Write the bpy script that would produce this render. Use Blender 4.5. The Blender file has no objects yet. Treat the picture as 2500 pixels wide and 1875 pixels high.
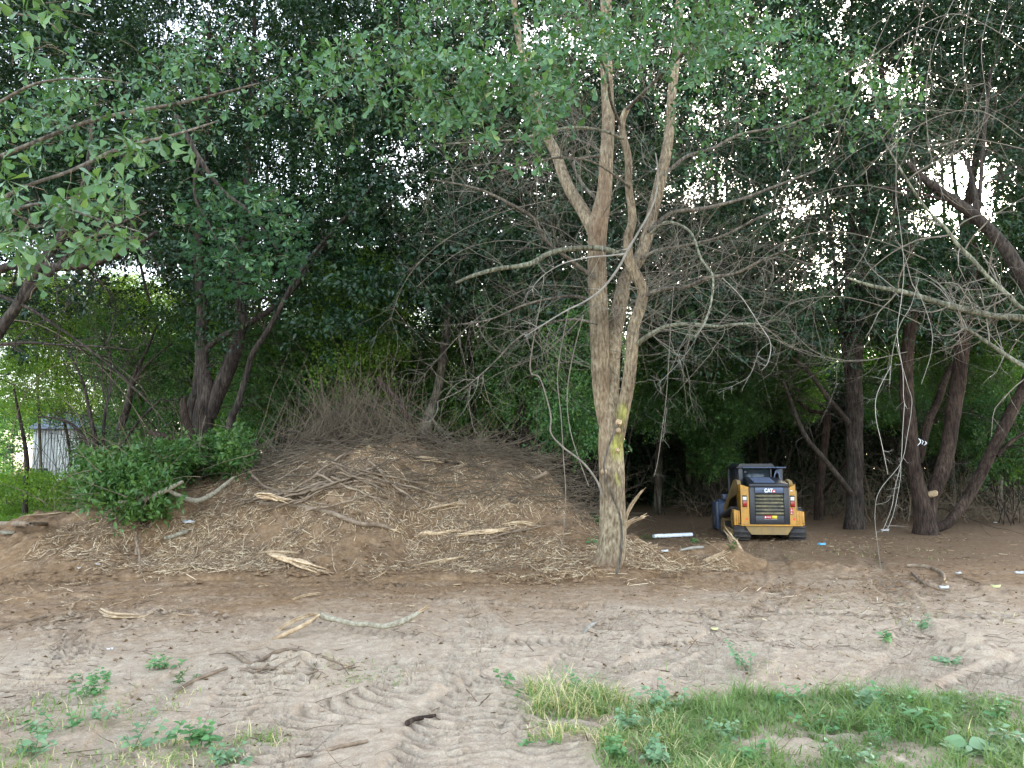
import bpy, math, random
import numpy as np
from mathutils import Vector, Matrix, Euler
R = math.radians
rng = np.random.default_rng(7); random.seed(7)
SC = bpy.context.scene
COL = SC.collection
# ------------------------------------------------------------------ camera
FPX = 1819.0                     # focal length in photo pixels (2500 wide)
PITCH = math.atan(202.5 / FPX)
CAMZ = 2.0
cd = bpy.data.cameras.new('camera'); cam = bpy.data.objects.new('camera', cd); COL.objects.link(cam)
cam.location = (0, 0, CAMZ); cam.rotation_euler = (R(90) + PITCH, 0, 0)
cd.sensor_width = 36; cd.lens = 36 * FPX / 2500; cd.clip_start = 0.1; cd.clip_end = 2000
SC.camera = cam
# ------------------------------------------------------------------ light
SUN_AZ, SUN_EL = R(30.7), R(19)        # azimuth from +Y towards +X
w = bpy.data.worlds.new('World'); SC.world = w; w.use_nodes = True
nt = w.node_tree; nt.nodes.clear()
sky = nt.nodes.new('ShaderNodeTexSky'); sky.sky_type = 'NISHITA'; sky.sun_disc = False
sky.sun_elevation = SUN_EL; sky.sun_rotation = SUN_AZ
sky.air_density = 1.0; sky.dust_density = 2.5; sky.ozone_density = 1.0
bg = nt.nodes.new('ShaderNodeBackground'); bg.inputs['Strength'].default_value = 0.15
wo = nt.nodes.new('ShaderNodeOutputWorld')
hs = nt.nodes.new('ShaderNodeHueSaturation'); hs.inputs['Saturation'].default_value = .62   # thin high cloud pales the blue
nt.links.new(sky.outputs[0], hs.inputs['Color']); nt.links.new(hs.outputs[0], bg.inputs[0]); nt.links.new(bg.outputs[0], wo.inputs[0])
sd = bpy.data.lights.new('sun', 'SUN'); sd.energy = 1.5; sd.angle = R(14); sd.color = (1.0, .93, .82)
so = bpy.data.objects.new('sun', sd); COL.objects.link(so)
sdir = Vector((math.sin(SUN_AZ) * math.cos(SUN_EL), math.cos(SUN_AZ) * math.cos(SUN_EL), math.sin(SUN_EL)))
so.rotation_euler = sdir.to_track_quat('Z', 'Y').to_euler()
SC.view_settings.view_transform = 'Standard'; SC.view_settings.look = 'None'
SC.view_settings.gamma = 1.0; SC.view_settings.use_curve_mapping = False
SC.view_settings.exposure = 3.35
cy = SC.cycles
cy.max_bounces = 6; cy.diffuse_bounces = 4; cy.glossy_bounces = 2; cy.transmission_bounces = 4; cy.transparent_max_bounces = 6
cy.caustics_reflective = False; cy.caustics_refractive = False
cy.use_denoising = True
# ------------------------------------------------------------------ helpers
S = 2500 / 2212.0
cp, sp = math.cos(PITCH), math.sin(PITCH)
def P(x, y, D):
    """point at distance D (along +Y) seen at photo position x, y (2212-wide coordinates)"""
    u = (x * S - 1250) / FPX; v = (937.5 - y * S) / FPX
    dy = cp - v * sp; dz = sp + v * cp
    return np.array([u * D / dy, D, CAMZ + dz * D / dy])
def PX(D): return S * D / FPX        # metres per 2212-pixel at distance D
def hash3(ix, iy, iz, seed):
    ix = np.asarray(ix, np.int64); iy = np.asarray(iy, np.int64); iz = np.asarray(iz, np.int64)
    h = (ix * 374761393 + iy * 668265263 + iz * 2147483647 + seed * 1274126177) & 0xffffffff
    h = ((h ^ (h >> 13)) * 1274126177) & 0xffffffff
    h = ((h ^ (h >> 16)) * 2246822519) & 0xffffffff
    return ((h ^ (h >> 15)) & 0xffffff) / float(0xffffff)
def noise(x, y, z=None, seed=0):
    x = np.asarray(x, float); y = np.asarray(y, float)
    z = np.zeros_like(x) if z is None else np.asarray(z, float)
    fx, fy, fz = np.floor(x), np.floor(y), np.floor(z)
    ix, iy, iz = fx.astype(np.int64), fy.astype(np.int64), fz.astype(np.int64)
    tx, ty, tz = x - fx, y - fy, z - fz
    tx = tx * tx * (3 - 2 * tx); ty = ty * ty * (3 - 2 * ty); tz = tz * tz * (3 - 2 * tz)
    r = 0
    for a in (0, 1):
        for b in (0, 1):
            for c in (0, 1):
                wgt = (tx if a else 1 - tx) * (ty if b else 1 - ty) * (tz if c else 1 - tz)
                r = r + wgt * hash3(ix + a, iy + b, iz + c, seed)
    return r * 2 - 1
def fbm(x, y, z=None, seed=0, o=4):
    r = 0; a = 1.0; f = 1.0; n = 0
    for k in range(o):
        r = r + a * noise(np.asarray(x) * f, np.asarray(y) * f, None if z is None else np.asarray(z) * f, seed + k); n += a
        a *= .5; f *= 2.03
    return r / n
def sstep(a, b, x): t = np.clip((x - a) / (b - a), 0, 1); return t * t * (3 - 2 * t)
# ---- object plumbing
def tag(o, label=None, cat=None, group=None, kind=None):
    if label: o['label'] = label
    if cat: o['category'] = cat
    if group: o['group'] = group
    if kind: o['kind'] = kind
    return o
def link(o, parent=None):
    COL.objects.link(o)
    if parent is not None: o.parent = parent
    return o
def empty(name, loc=(0, 0, 0), rz=0, label=None, cat=None, group=None):
    o = bpy.data.objects.new(name, None); COL.objects.link(o); o.location = loc; o.rotation_euler = (0, 0, rz)
    o.empty_display_size = .2
    return tag(o, label, cat, group)
def mesh(name, V, F, mat, smooth=True, attrs=None):
    V = np.asarray(V, np.float32).reshape(-1, 3)
    me = bpy.data.meshes.new(name)
    Fs = F if isinstance(F, list) else [F]
    Fs = [np.asarray(f, np.int32) for f in Fs if len(f)]
    loops = np.concatenate([f.ravel() for f in Fs]); tot = np.concatenate([np.full(len(f), f.shape[1], np.int32) for f in Fs])
    me.vertices.add(len(V)); me.vertices.foreach_set('co', V.ravel())
    me.loops.add(len(loops)); me.loops.foreach_set('vertex_index', loops)
    me.polygons.add(len(tot))
    st = np.zeros(len(tot), np.int32); st[1:] = np.cumsum(tot)[:-1]
    me.polygons.foreach_set('loop_start', st); me.polygons.foreach_set('loop_total', tot)
    if smooth: me.polygons.foreach_set('use_smooth', np.ones(len(tot), bool))
    for k, a in (attrs or {}).items():
        at = me.attributes.new(k, 'FLOAT', 'POINT'); at.data.foreach_set('value', np.asarray(a, np.float32))
    me.update(calc_edges=True); me.validate()
    if mat is not None: me.materials.append(mat)
    return me
def obj(name, me, parent=None, loc=None, rot=None, scale=None):
    o = bpy.data.objects.new(name, me); link(o, parent)
    if loc is not None: o.location = loc
    if rot is not None: o.rotation_euler = rot
    if scale is not None: o.scale = (scale,) * 3 if np.isscalar(scale) else scale
    return o
class MB:
    """collects solids, builds one mesh"""
    def __init__(s): s.V = []; s.F4 = []; s.F3 = []; s.n = 0; s.A = []
    def add(s, V, F, a=0.0):
        V = np.asarray(V, float).reshape(-1, 3); F = np.asarray(F, np.int64)
        if len(F): (s.F4 if F.shape[1] == 4 else s.F3).append(F + s.n)
        s.V.append(V); s.A.append(np.broadcast_to(np.asarray(a, float), (len(V),))); s.n += len(V)
        return s
    def box(s, x0, x1, y0, y1, z0, z1, M=None):
        V = np.array([[x, y, z] for z in (z0, z1) for y in (y0, y1) for x in (x0, x1)], float)
        if M is not None: V = V @ np.array(M.to_3x3()).T + np.array(M.translation)
        return s.add(V, [[0, 2, 3, 1], [4, 5, 7, 6], [0, 1, 5, 4], [2, 6, 7, 3], [0, 4, 6, 2], [1, 3, 7, 5]])
    def prism(s, poly, axis, a, b):
        """polygon extruded along an axis from a to b; poly in the other two coordinates in order; ends as fans"""
        n = len(poly); V = []
        for t in (a, b):
            for p, q in poly: V.append({'x': (t, p, q), 'y': (p, t, q), 'z': (p, q, t)}[axis])
        s.add(V, [[i, (i + 1) % n, n + (i + 1) % n, n + i] for i in range(n)])
        for k, t in ((0, a), (1, b)):
            c = np.mean(np.array(V[k * n:(k + 1) * n]), 0)
            s.add(np.vstack([V[k * n:(k + 1) * n], c]), [[i, (i + 1) % n, n] for i in range(n)])
        return s
    def tube(s, pts, rad, sides=6, cap=True, a=0.0, disp=None):
        V, F, C = tube(pts, rad, sides, disp); s.add(V, F, a)
        if cap:
            for ring, c in C:
                s.add(np.vstack([ring, c]), [[i, (i + 1) % len(ring), len(ring)] for i in range(len(ring))], a if np.isscalar(a) else float(np.mean(a)))
        return s
    def cyl(s, p0, p1, r, sides=16): return s.tube([p0, p1], [r, r], sides)
    def build(s, name, mat, smooth=False, attr=None):
        F = []
        if s.F4: F.append(np.vstack(s.F4))
        if s.F3: F.append(np.vstack(s.F3))
        return mesh(name, np.vstack(s.V), F, mat, smooth, {attr: np.concatenate(s.A)} if attr else None)
def spline(pts, rad, step=4):
    P_ = np.asarray(pts, float); r = np.asarray(rad, float); n = len(P_)
    if n < 3 or step < 2: return P_, r
    A = np.hstack([P_, r[:, None]]); out = []
    for i in range(n - 1):
        p0, p1, p2, p3 = A[max(i - 1, 0)], A[i], A[i + 1], A[min(i + 2, n - 1)]
        for k in range(step):
            t = k / step
            out.append(.5 * (2 * p1 + (p2 - p0) * t + (2 * p0 - 5 * p1 + 4 * p2 - p3) * t * t + (3 * p1 - p0 - 3 * p2 + p3) * t ** 3))
    out.append(A[-1]); out = np.array(out)
    return out[:, :3], np.maximum(out[:, 3], 1e-4)
def tube(pts, rad, sides=6, disp=None):
    p = np.asarray(pts, float); r = np.broadcast_to(np.asarray(rad, float), (len(p),))
    T = np.gradient(p, axis=0); T /= np.linalg.norm(T, axis=1)[:, None] + 1e-9
    ref = np.array([0, 1, 0.01]) if abs(T[:, 1]).mean() < .8 else np.array([1, 0, 0.01])
    U = ref - (T @ ref)[:, None] * T; U /= np.linalg.norm(U, axis=1)[:, None] + 1e-9
    W = np.cross(T, U)
    a = np.arange(sides) * 2 * math.pi / sides
    dirs = U[:, None] * np.cos(a)[None, :, None] + W[:, None] * np.sin(a)[None, :, None]
    rr = np.broadcast_to(r[:, None], (len(p), sides))
    if disp is not None: rr = rr * (1 + disp(p[:, None] + dirs * rr[..., None], a[None, :] + 0 * rr))
    V = p[:, None] + dirs * rr[..., None]
    n = len(p); i = np.arange(n - 1)[:, None] * sides; j = np.arange(sides)[None]; j2 = (j + 1) % sides
    F = np.stack([i + j, i + j2, i + sides + j2, i + sides + j], -1).reshape(-1, 4)
    return V.reshape(-1, 3), F, [(V[0][::-1], p[0]), (V[-1], p[-1])]
def bark_disp(amp, seed, fx=7., fz=1.1):
    def f(p, a):
        n = noise(np.cos(a) * fx + p[..., 2] * .3, np.sin(a) * fx, p[..., 2] * fz * 2, seed)
        n2 = fbm(p[..., 0] * 2.2, p[..., 1] * 2.2, p[..., 2] * 1.3, seed + 5, 3)
        n3 = np.abs(noise(np.cos(a) * fx * 2.6, np.sin(a) * fx * 2.6, p[..., 2] * fz * 3, seed + 9))
        return amp * (n * .5 - n3 * .8) + amp * 1.6 * n2
    return f
# ------------------------------------------------------------------ materials
def newmat(name):
    m = bpy.data.materials.new(name); m.use_nodes = True; t = m.node_tree
    for n in list(t.nodes):
        if n.type != 'OUTPUT_MATERIAL': t.nodes.remove(n)
    return m, t, t.nodes['Material Output'] if 'Material Output' in t.nodes else t.nodes[0]
def N(t, ty, **kw):
    n = t.nodes.new(ty)
    for k, v in kw.items():
        if k.startswith('i_'): n.inputs[k[2:].replace('_', ' ')].default_value = v
        else: setattr(n, k, v)
    return n
def ramp(t, stops, fac=None):
    n = t.nodes.new('ShaderNodeValToRGB'); e = n.color_ramp.elements
    while len(e) < len(stops): e.new(.5)
    for k, (p, c) in enumerate(stops):
        e[k].position = p; e[k].color = tuple(c) + (1,) if len(c) == 3 else c
    if fac is not None: t.links.new(fac, n.inputs[0])
    return n
def mixc(t, a, b, fac, mode='MIX'):
    n = t.nodes.new('ShaderNodeMix'); n.data_type = 'RGBA'; n.blend_type = mode
    for s, v in ((0, fac), (6, a), (7, b)):
        if hasattr(v, 'links') or isinstance(v, bpy.types.NodeSocket): t.links.new(v, n.inputs[s])
        else: n.inputs[s].default_value = v if s == 0 else tuple(v) + (1,)
    return n.outputs[2]
def rough_mat(name, c1, c2, scale=6, rough=.85, bump=.4, bscale=60, stretch=(1, 1, 1), c3=None, metal=0, spec=.3, bdist=.01):
    m, t, out = newmat(name)
    tc = N(t, 'ShaderNodeTexCoord'); mp = N(t, 'ShaderNodeMapping'); mp.inputs['Scale'].default_value = stretch
    t.links.new(tc.outputs['Object'], mp.inputs[0])
    n1 = N(t, 'ShaderNodeTexNoise', i_Scale=scale, i_Detail=6.0, i_Roughness=.65); t.links.new(mp.outputs[0], n1.inputs['Vector'])
    st = [(.3, c1), (.7, c2)] if c3 is None else [(.28, c1), (.5, c2), (.72, c3)]
    rp = ramp(t, st, n1.outputs[0])
    b = N(t, 'ShaderNodeBsdfPrincipled', i_Roughness=rough, i_Metallic=metal); b.inputs['Specular IOR Level'].default_value = spec
    oi = N(t, 'ShaderNodeObjectInfo')
    hv = N(t, 'ShaderNodeHueSaturation'); mr = N(t, 'ShaderNodeMapRange', i_To_Min=.82, i_To_Max=1.18)
    t.links.new(oi.outputs['Random'], mr.inputs[0]); t.links.new(mr.outputs[0], hv.inputs['Value']); t.links.new(rp.outputs[0], hv.inputs['Color'])
    t.links.new(hv.outputs[0], b.inputs['Base Color'])
    if bump:
        n2 = N(t, 'ShaderNodeTexNoise', i_Scale=bscale, i_Detail=4.0); t.links.new(mp.outputs[0], n2.inputs['Vector'])
        bp = N(t, 'ShaderNodeBump', i_Strength=bump, i_Distance=bdist); t.links.new(n2.outputs[0], bp.inputs['Height']); t.links.new(bp.outputs[0], b.inputs['Normal'])
    t.links.new(b.outputs[0], out.inputs[0])
    return m
def bark_mat(name, dark, mid, pale, moss=False, vscale=.16, sc=22, fres=.9, spots=.0):
    m, t, out = newmat(name)
    tc = N(t, 'ShaderNodeTexCoord'); mp = N(t, 'ShaderNodeMapping'); mp.inputs['Scale'].default_value = (1, 1, vscale)
    t.links.new(tc.outputs['Object'], mp.inputs[0])
    n1 = N(t, 'ShaderNodeTexNoise', i_Scale=sc, i_Detail=7.0, i_Roughness=.62, i_Distortion=.25); t.links.new(mp.outputs[0], n1.inputs['Vector'])
    n2 = N(t, 'ShaderNodeTexNoise', i_Scale=1.6, i_Detail=4.0); t.links.new(tc.outputs['Object'], n2.inputs['Vector'])
    r1 = ramp(t, [(.36, dark), (.5, mid), (.64, pale)], n1.outputs[0])
    r2 = ramp(t, [(.35, (.55, .5, .46)), (.65, (1.15, 1.12, 1.05))], n2.outputs[0])
    c = mixc(t, r1.outputs[0], r2.outputs[0], 1.0, 'MULTIPLY')
    # pale lichen flecks
    vo = N(t, 'ShaderNodeTexNoise', i_Scale=9.0, i_Detail=8.0, i_Roughness=.8); t.links.new(tc.outputs['Object'], vo.inputs['Vector'])
    lf = ramp(t, [(.6, (0, 0, 0)), (.66, (1, 1, 1))], vo.outputs[0])
    ml = N(t, 'ShaderNodeMath', operation='MULTIPLY'); ml.inputs[1].default_value = spots; t.links.new(lf.outputs[0], ml.inputs[0])
    c = mixc(t, c, (.33, .36, .29), ml.outputs[0])
    if moss:
        at = N(t, 'ShaderNodeAttribute', attribute_name='moss')
        mm = N(t, 'ShaderNodeMath', operation='MULTIPLY_ADD'); mm.inputs[2].default_value = -.35
        t.links.new(at.outputs['Fac'], mm.inputs[0])
        ad = N(t, 'ShaderNodeMath', operation='ADD'); t.links.new(n1.outputs[0], ad.inputs[0]); ad.inputs[1].default_value = .75
        t.links.new(ad.outputs[0], mm.inputs[1]); mm.use_clamp = True
        mm2 = N(t, 'ShaderNodeMath', operation='MULTIPLY'); mm2.inputs[1].default_value = .7; t.links.new(mm.outputs[0], mm2.inputs[0])
        c = mixc(t, c, mixc(t, c, (1.6, 1.9, .35), 1.0, 'MULTIPLY'), mm.outputs[0]); c = mixc(t, c, (.34, .38, .07), mm2.outputs[0])
        at2 = N(t, 'ShaderNodeAttribute', attribute_name='tint')
        c = mixc(t, c, (.19, .105, .062), at2.outputs['Fac'])
    b = N(t, 'ShaderNodeBsdfPrincipled', i_Roughness=fres); b.inputs['Specular IOR Level'].default_value = .25
    t.links.new(c, b.inputs['Base Color'])
    bp = N(t, 'ShaderNodeBump', i_Strength=.9, i_Distance=.02); t.links.new(n1.outputs[0], bp.inputs['Height']); t.links.new(bp.outputs[0], b.inputs['Normal'])
    t.links.new(b.outputs[0], out.inputs[0])
    return m
def leaf_mat(name, stops, trans=.3, rough=.42, tcol=(1.25, 1.35, .55), spec=.4):
    """leaf colour varies per leaf (attribute v) and per spray"""
    m, t, out = newmat(name)
    at = N(t, 'ShaderNodeAttribute', attribute_name='v'); oi = N(t, 'ShaderNodeObjectInfo')
    ad = N(t, 'ShaderNodeMath', operation='MULTIPLY_ADD'); ad.inputs[1].default_value = .5
    hf = N(t, 'ShaderNodeMath', operation='MULTIPLY'); hf.inputs[1].default_value = .5
    t.links.new(oi.outputs['Random'], hf.inputs[0]); t.links.new(at.outputs['Fac'], ad.inputs[0]); t.links.new(hf.outputs[0], ad.inputs[2])
    rp = ramp(t, stops, ad.outputs[0])
    b = N(t, 'ShaderNodeBsdfPrincipled', i_Roughness=rough); b.inputs['Specular IOR Level'].default_value = spec
    t.links.new(rp.outputs[0], b.inputs['Base Color'])
    tr = N(t, 'ShaderNodeBsdfTranslucent'); t.links.new(mixc(t, rp.outputs[0], tcol, 1.0, 'MULTIPLY'), tr.inputs[0])
    mx = N(t, 'ShaderNodeMixShader'); mx.inputs[0].default_value = trans
    t.links.new(b.outputs[0], mx.inputs[1]); t.links.new(tr.outputs[0], mx.inputs[2]); t.links.new(mx.outputs[0], out.inputs[0])
    return m
M = {}
M['bark_oak'] = bark_mat('oak_bark', (.115, .085, .052), (.235, .188, .125), (.37, .31, .22), moss=True, spots=.3, vscale=.3, sc=26)
M['bark_dark'] = bark_mat('dark_bark', (.014, .011, .009), (.042, .033, .027), (.085, .069, .055), spots=.12)
M['bark_red'] = bark_mat('reddish_bark', (.016, .010, .008), (.046, .03, .022), (.088, .062, .047), spots=.12)
M['bark_grey'] = bark_mat('grey_bark', (.05, .045, .036), (.13, .115, .09), (.23, .21, .17), spots=.4)
M['bark_lichen'] = bark_mat('lichened_bark', (.06, .06, .04), (.17, .175, .125), (.30, .32, .24), spots=.6)
M['dead'] = rough_mat('dead_twig_wood', (.12, .10, .075), (.25, .22, .17), 8, .8, .3, 90)
M['deadgrey'] = rough_mat('grey_twig_wood', (.10, .085, .065), (.22, .19, .145), 3, .85, 0)
M['pale'] = rough_mat('bleached_twig_wood', (.2, .18, .145), (.38, .355, .30), 8, .7, .2, 90)
M['brush'] = rough_mat('brush_twig_wood', (.07, .05, .032), (.20, .155, .102), 2.0, .85, 0)
M['fallen'] = rough_mat('lichened_fallen_bark', (.11, .085, .055), (.25, .215, .15), 22, .85, .8, 90, c3=(.38, .355, .26)); M['split'] = rough_mat('split_wood', (.20, .125, .065), (.44, .31, .18), 12, .75, .6, 40, (1, 1, 1), (.60, .47, .31))
M['stick'] = rough_mat('stick_bark', (.075, .05, .032), (.19, .135, .088), 9, .85, .6, 50, c3=(.31, .24, .165))
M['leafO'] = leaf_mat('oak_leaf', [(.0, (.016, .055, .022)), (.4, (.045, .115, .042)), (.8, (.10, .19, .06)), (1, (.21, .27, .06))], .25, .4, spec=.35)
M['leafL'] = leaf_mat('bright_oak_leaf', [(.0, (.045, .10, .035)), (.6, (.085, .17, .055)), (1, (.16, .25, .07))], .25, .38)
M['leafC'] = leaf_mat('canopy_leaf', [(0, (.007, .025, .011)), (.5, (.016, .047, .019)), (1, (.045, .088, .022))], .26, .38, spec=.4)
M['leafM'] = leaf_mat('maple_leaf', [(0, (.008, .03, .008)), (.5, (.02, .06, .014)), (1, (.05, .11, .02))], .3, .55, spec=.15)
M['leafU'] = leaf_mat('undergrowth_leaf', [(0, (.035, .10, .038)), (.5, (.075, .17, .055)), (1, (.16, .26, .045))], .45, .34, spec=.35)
M['leafY'] = leaf_mat('sunlit_tone_leaf', [(0, (.07, .15, .03)), (.5, (.13, .24, .035)), (1, (.25, .36, .05))], .45, .45)  # sunlight on the leaves is put into this paler yellow-green
M['leafB'] = leaf_mat('shrub_leaf', [(0, (.03, .08, .018)), (.5, (.06, .135, .028)), (1, (.13, .21, .05))], .25, .4, spec=.3)
M['leafW'] = leaf_mat('weed_leaf', [(0, (.07, .16, .06)), (.6, (.12, .26, .09)), (1, (.22, .36, .14))], .3, .5)
M['leafS'] = leaf_mat('silvery_weed_leaf', [(0, (.10, .19, .09)), (.6, (.17, .28, .14)), (1, (.28, .38, .22))], .25, .5)
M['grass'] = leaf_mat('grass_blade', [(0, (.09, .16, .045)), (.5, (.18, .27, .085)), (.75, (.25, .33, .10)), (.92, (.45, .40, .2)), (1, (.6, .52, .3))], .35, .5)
def soil_mat(name, clump=1.0):
    m, t, out = newmat(name)
    tc = N(t, 'ShaderNodeTexCoord')
    at = N(t, 'ShaderNodeAttribute', attribute_name='sand'); at2 = N(t, 'ShaderNodeAttribute', attribute_name='soil_dark')
    n1 = N(t, 'ShaderNodeTexNoise', i_Scale=2.2, i_Detail=9.0, i_Roughness=.68)
    n2 = N(t, 'ShaderNodeTexNoise', i_Scale=70.0, i_Detail=7.0, i_Roughness=.75)
    n3 = N(t, 'ShaderNodeTexNoise', i_Scale=9.0, i_Detail=8.0, i_Roughness=.7)
    for n in (n1, n2, n3): t.links.new(tc.outputs['Object'], n.inputs['Vector'])
    brown = ramp(t, [(.3, (.145, .083, .042)), (.52, (.25, .155, .082)), (.72, (.36, .24, .14))], n3.outputs[0])
    sand = ramp(t, [(.3, (.34, .255, .175)), (.5, (.42, .33, .235)), (.7, (.50, .41, .305))], n3.outputs[0])
    a1 = N(t, 'ShaderNodeMath', operation='MULTIPLY_ADD'); a1.inputs[1].default_value = 1.1
    t.links.new(n1.outputs[0], a1.inputs[0]); sb = N(t, 'ShaderNodeMath', operation='SUBTRACT'); sb.inputs[1].default_value = .55
    t.links.new(at.outputs['Fac'], sb.inputs[0]); t.links.new(sb.outputs[0], a1.inputs[2]); a1.use_clamp = True
    c = mixc(t, brown.outputs[0], sand.outputs[0], a1.outputs[0])
    f = ramp(t, [(.3, (.6, .57, .54)), (.5, (.97, .97, .97)), (.7, (1.2, 1.19, 1.18))], n2.outputs[0])
    c = mixc(t, c, f.outputs[0], 1.0, 'MULTIPLY')
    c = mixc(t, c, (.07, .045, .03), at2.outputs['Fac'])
    vo = N(t, 'ShaderNodeTexVoronoi', i_Scale=24.0); t.links.new(tc.outputs['Object'], vo.inputs['Vector'])
    vr = ramp(t, [(.0, (1, 1, 1)), (.13, (0, 0, 0))], vo.outputs['Distance'])
    vm = N(t, 'ShaderNodeMath', operation='MULTIPLY'); t.links.new(vr.outputs[0], vm.inputs[0])
    vh = ramp(t, [(.62, (0, 0, 0)), (.66, (.8, .8, .8))], vo.outputs['Color']); t.links.new(vh.outputs[0], vm.inputs[1])
    c = mixc(t, c, (.42, .33, .22), vm.outputs[0])
    b = N(t, 'ShaderNodeBsdfPrincipled', i_Roughness=.95); b.inputs['Specular IOR Level'].default_value = .15
    t.links.new(c, b.inputs['Base Color'])
    b1 = N(t, 'ShaderNodeBump', i_Strength=.8, i_Distance=.02 * clump); t.links.new(n2.outputs[0], b1.inputs['Height'])
    b2 = N(t, 'ShaderNodeBump', i_Strength=.5, i_Distance=.03 * clump); t.links.new(n3.outputs[0], b2.inputs['Height']); t.links.new(b1.outputs[0], b2.inputs['Normal'])
    t.links.new(b2.outputs[0], b.inputs['Normal']); t.links.new(b.outputs[0], out.inputs[0])
    return m
M['soil'] = soil_mat('soil'); M['mound'] = soil_mat('mound_soil', 1.2)
def paint(name, c, rough=.4, metal=0, dirt=.35, dirtc=(.16, .11, .07), spec=.5):
    m, t, out = newmat(name)
    tc = N(t, 'ShaderNodeTexCoord'); n = N(t, 'ShaderNodeTexNoise', i_Scale=5.0, i_Detail=8.0, i_Roughness=.7); t.links.new(tc.outputs['Object'], n.inputs['Vector'])
    r = ramp(t, [(.42, (0, 0, 0)), (.75, (dirt, dirt, dirt))], n.outputs[0])
    b = N(t, 'ShaderNodeBsdfPrincipled', i_Roughness=rough, i_Metallic=metal); b.inputs['Specular IOR Level'].default_value = spec
    t.links.new(mixc(t, c, dirtc, r.outputs[0]), b.inputs['Base Color'])
    t.links.new(b.outputs[0], out.inputs[0])
    return m
# ------------------------------------------------------------------ ground
MX = np.array([-16, -13.5, -12.4, -11.7, -10.7, -9.0, -7.9, -6.1, -4.54, -2.86, -1.74, -.07, .83, 1.39, 2.06, 2.84, 3.6, 6])
MZ = np.array([0, .05, .25, .45, .9, 1.35, 1.5, 2.05, 2.4, 2.6, 2.5, 2.3, 1.95, 1.3, .6, .25, .05, 0])
def mound_h(x, y):
    x = np.asarray(x, float); y = np.asarray(y, float)
    yy = y + .5 * noise(x * .6, y * 0 + 3, seed=4)
    c = np.interp(x, MX, MZ)
    yc = 17.9; t = np.where(yy < yc, (yc - yy) / 3.9, (yy - yc) / 3.5)
    prof = np.where(t < 1, .5 + .5 * np.cos(np.pi * np.clip(t, 0, 1)), 0)
    prof = prof ** np.where(yy < yc, .85, 1)
    h = c * prof
    # low skirt of spill at the foot and the ridge right of the big tree
    sk = np.exp(-((y - 14.1) / .8) ** 2) * sstep(-11, -7, x) * (1 - sstep(1.8, 3.2, x)) * .16
    rd = np.exp(-((y - 15.6 - .12 * (x - 4)) / .75) ** 2) * sstep(1.3, 2.5, x) * (1 - sstep(4.2, 5.6, x)) * .42
    lf = np.exp(-((y - 15.2) / .9) ** 2) * (1 - sstep(-10, -8.5, x)) * .25
    h = h + sk + rd + lf
    k = np.clip(h / .5, 0, 1)
    h = h + k * (.24 * fbm(x * .9, y * .9, seed=11, o=3) + .15 * fbm(x * 2.6, y * 2.6, seed=12, o=3) + .03 * noise(x * 11, y * 11, seed=19))
    return h
TRACKS = [  # (polyline of photo points on the ground, half width, lug spacing)
    ([(2212, 1230), (1900, 1250), (1500, 1240), (900, 1262), (300, 1268), (-100, 1290)], .22, .12),
    ([(2212, 1330), (1800, 1330), (1300, 1318), (800, 1290), (300, 1290), (-100, 1310)], .22, .12),
    ([(2300, 1420), (1800, 1390), (1350, 1390), (950, 1380), (500, 1330), (-50, 1340)], .24, .13),
    ([(1660, 1175), (1690, 1240), (1670, 1300), (1560, 1370), (1400, 1430), (1250, 1480)], .2, .13),
    ([(1860, 1180), (1900, 1240), (1960, 1320), (1970, 1400), (1900, 1470), (1800, 1530)], .22, .13),
    ([(2060, 1420), (1960, 1460), (1850, 1540), (1800, 1600)], .22, .142),
    ([(1000, 1300), (1040, 1360), (1010, 1430), (900, 1480)], .3, .142),
    ([(1300, 1310), (1330, 1370), (1240, 1440), (1180, 1490)], .3, .142),
    ([(1560, 1330), (1600, 1400), (1520, 1470)], .34, .142),
    ([(120, 1330), (150, 1400), (90, 1480), (-30, 1560)], .34, .142),
    ([(620, 1440), (560, 1490), (520, 1560), (470, 1660), (420, 1760)], .36, .142),
    ([(420, 1450), (330, 1500), (260, 1580), (210, 1680)], .2, .13),
    ([(900, 1440), (860, 1490), (700, 1540), (600, 1620), (560, 1740)], .3, .142),
    ([(1120, 1470), (1020, 1530), (980, 1600), (960, 1760)], .42, .142),
    ([(1230, 1540), (1180, 1600), (1190, 1760)], .3, .142),
    ([(2230, 1440), (2140, 1480), (2080, 1540)], .3, .142),
]
def ground_pt(x, y):
    d = CAMZ * 1.0 / max((y * S - 1140) / FPX, 1e-3)
    q = P(x, y, 10.0); t = CAMZ / (CAMZ - q[2]); return np.array([q[0] * t, 10 * t])
def _lump(x, y, r, h): g = ground_pt(x, y); return (g[0], g[1], r, h)
LUMPS = [_lump(650, 1440, .28, .10), _lump(2110, 1405, .35, .13), _lump(2030, 1275, .6, .12), _lump(2150, 1290, .3, .1), _lump(1720, 1225, .8, .08), _lump(1810, 1232, .7, .1), _lump(110, 1290, .5, .08), _lump(60, 1460, .4, .08), _lump(260, 1500, .35, .06),
    _lump(1080, 1500, .25, .06), _lump(330, 1330, .6, .07), _lump(1300, 1250, .7, .08), _lump(1540, 1250, .8, .1)]
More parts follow.
